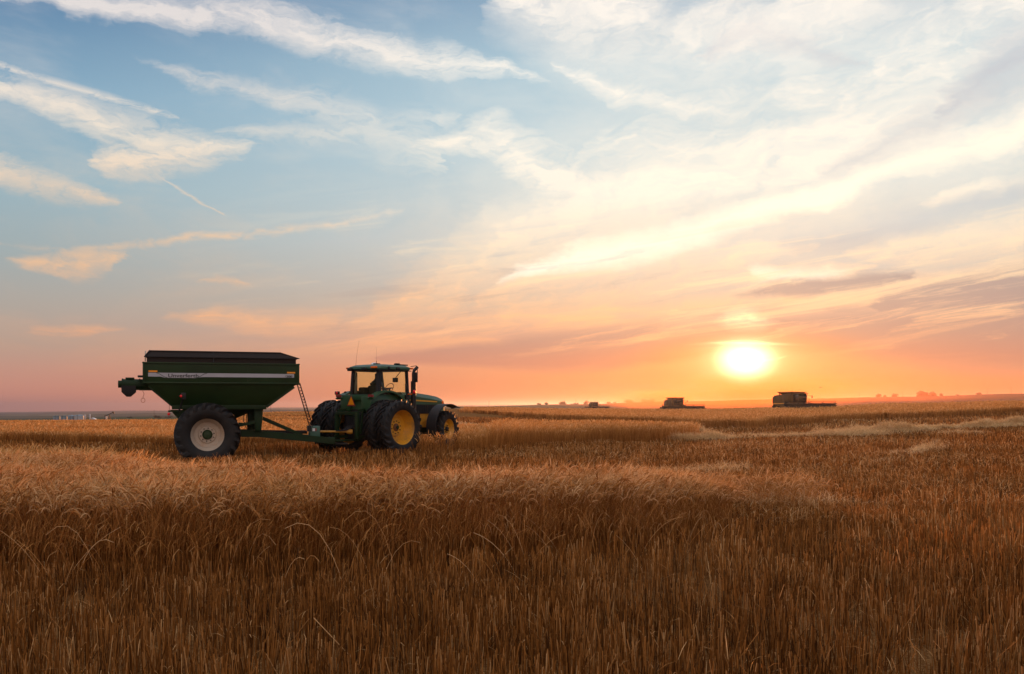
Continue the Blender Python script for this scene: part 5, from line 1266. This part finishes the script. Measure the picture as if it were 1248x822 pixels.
# bird in flight
b = thing('bird', 'small bird flying above the right hand combine', 'bird', (150 * (1000 - 624) / FPX, 150, 1.75 + 23.4 * 150 / FPX), .4)
m = MB(); m.loft([[(x, r * math.cos(a), r * math.sin(a)) for a in np.linspace(0, 2 * math.pi, 9)[:-1]] for x, r in ((-.16, .008), (-.10, .03), (0, .05), (.09, .04), (.14, .025), (.19, .004))]); bb = m.build('body', M['black'], b)
for s_ in (-1, 1): MB().loft([[(.07, s_ * .03, .02), (-.07, s_ * .03, .02), (-.07, s_ * .03, .012), (.07, s_ * .03, .012)], [(.08, s_ * .17, .09), (-.04, s_ * .17, .09), (-.04, s_ * .17, .084), (.08, s_ * .17, .084)], [(-.01, s_ * .36, .04), (-.05, s_ * .36, .04), (-.05, s_ * .36, .037), (-.01, s_ * .36, .037)]]).build('wing', M['black'], b)
MB().prism([(-.14, -.01), (-.27, -.05), (-.27, .05), (-.14, .01)], 'z', -.003, .003).build('tail', M['black'], b)

# ================================================================ air: haze over the plain, harvest dust
def volume_box(name, x0, x1, y0, y1, z0, z1, dens, col, label, cat, aniso=0.5, shaped=None):
    bm = bmesh.new(); bmesh.ops.create_cube(bm, size=1.0); me = bpy.data.meshes.new(name); bm.to_mesh(me); bm.free()
    o = bpy.data.objects.new(name, me); C.objects.link(o); o.location = ((x0 + x1) / 2, (y0 + y1) / 2, (z0 + z1) / 2); o.scale = (x1 - x0, y1 - y0, z1 - z0)
    m = bpy.data.materials.new(name + '_air'); m.use_nodes = True; t = m.node_tree; t.nodes.remove(t.nodes['Principled BSDF'])
    v = t.nodes.new('ShaderNodeVolumePrincipled'); v.inputs['Color'].default_value = (*col, 1); v.inputs['Density'].default_value = dens; v.inputs['Anisotropy'].default_value = aniso
    if shaped:
        co = t.nodes.new('ShaderNodeTexCoord').outputs['Object']; ln = t.nodes.new('ShaderNodeVectorMath'); ln.operation = 'LENGTH'; t.links.new(co, ln.inputs[0])
        fall = step(X(t, ln.outputs['Value']), .5, .1); n = step(noise(t, co, shaped, 3, .6), .35, .65)
        t.links.new((fall * n * dens).v, v.inputs['Density'])
    t.links.new(v.outputs[0], t.nodes['Material Output'].inputs['Volume']); me.materials.append(m)
    return tag(o, label, cat, kind='stuff')
volume_box('haze', -11400, 11400, -11400, 11400, -80, 42, 0.00008, (0.42, 0.47, 0.64), 'thin evening haze over the whole plain', 'haze', 0.78)
volume_box('dust', -60, 560, 500, 1400, -6, 36, 0.0016, (0.60, 0.19, 0.06), 'orange dust drifting behind the harvesters below the sun', 'dust', 0.7, 1.5)
volume_box('dust', 30, 100, 212, 340, -1, 12, 0.022, (0.62, 0.22, 0.07), 'low dust hanging behind the two nearer combines', 'dust', 0.7, 1.5)
volume_box('dust', 38, 92, 438, 500, -1, 11, 0.05, (0.70, 0.30, 0.15), 'dust plume right of the farthest combine', 'dust', 0.7, 2.5)
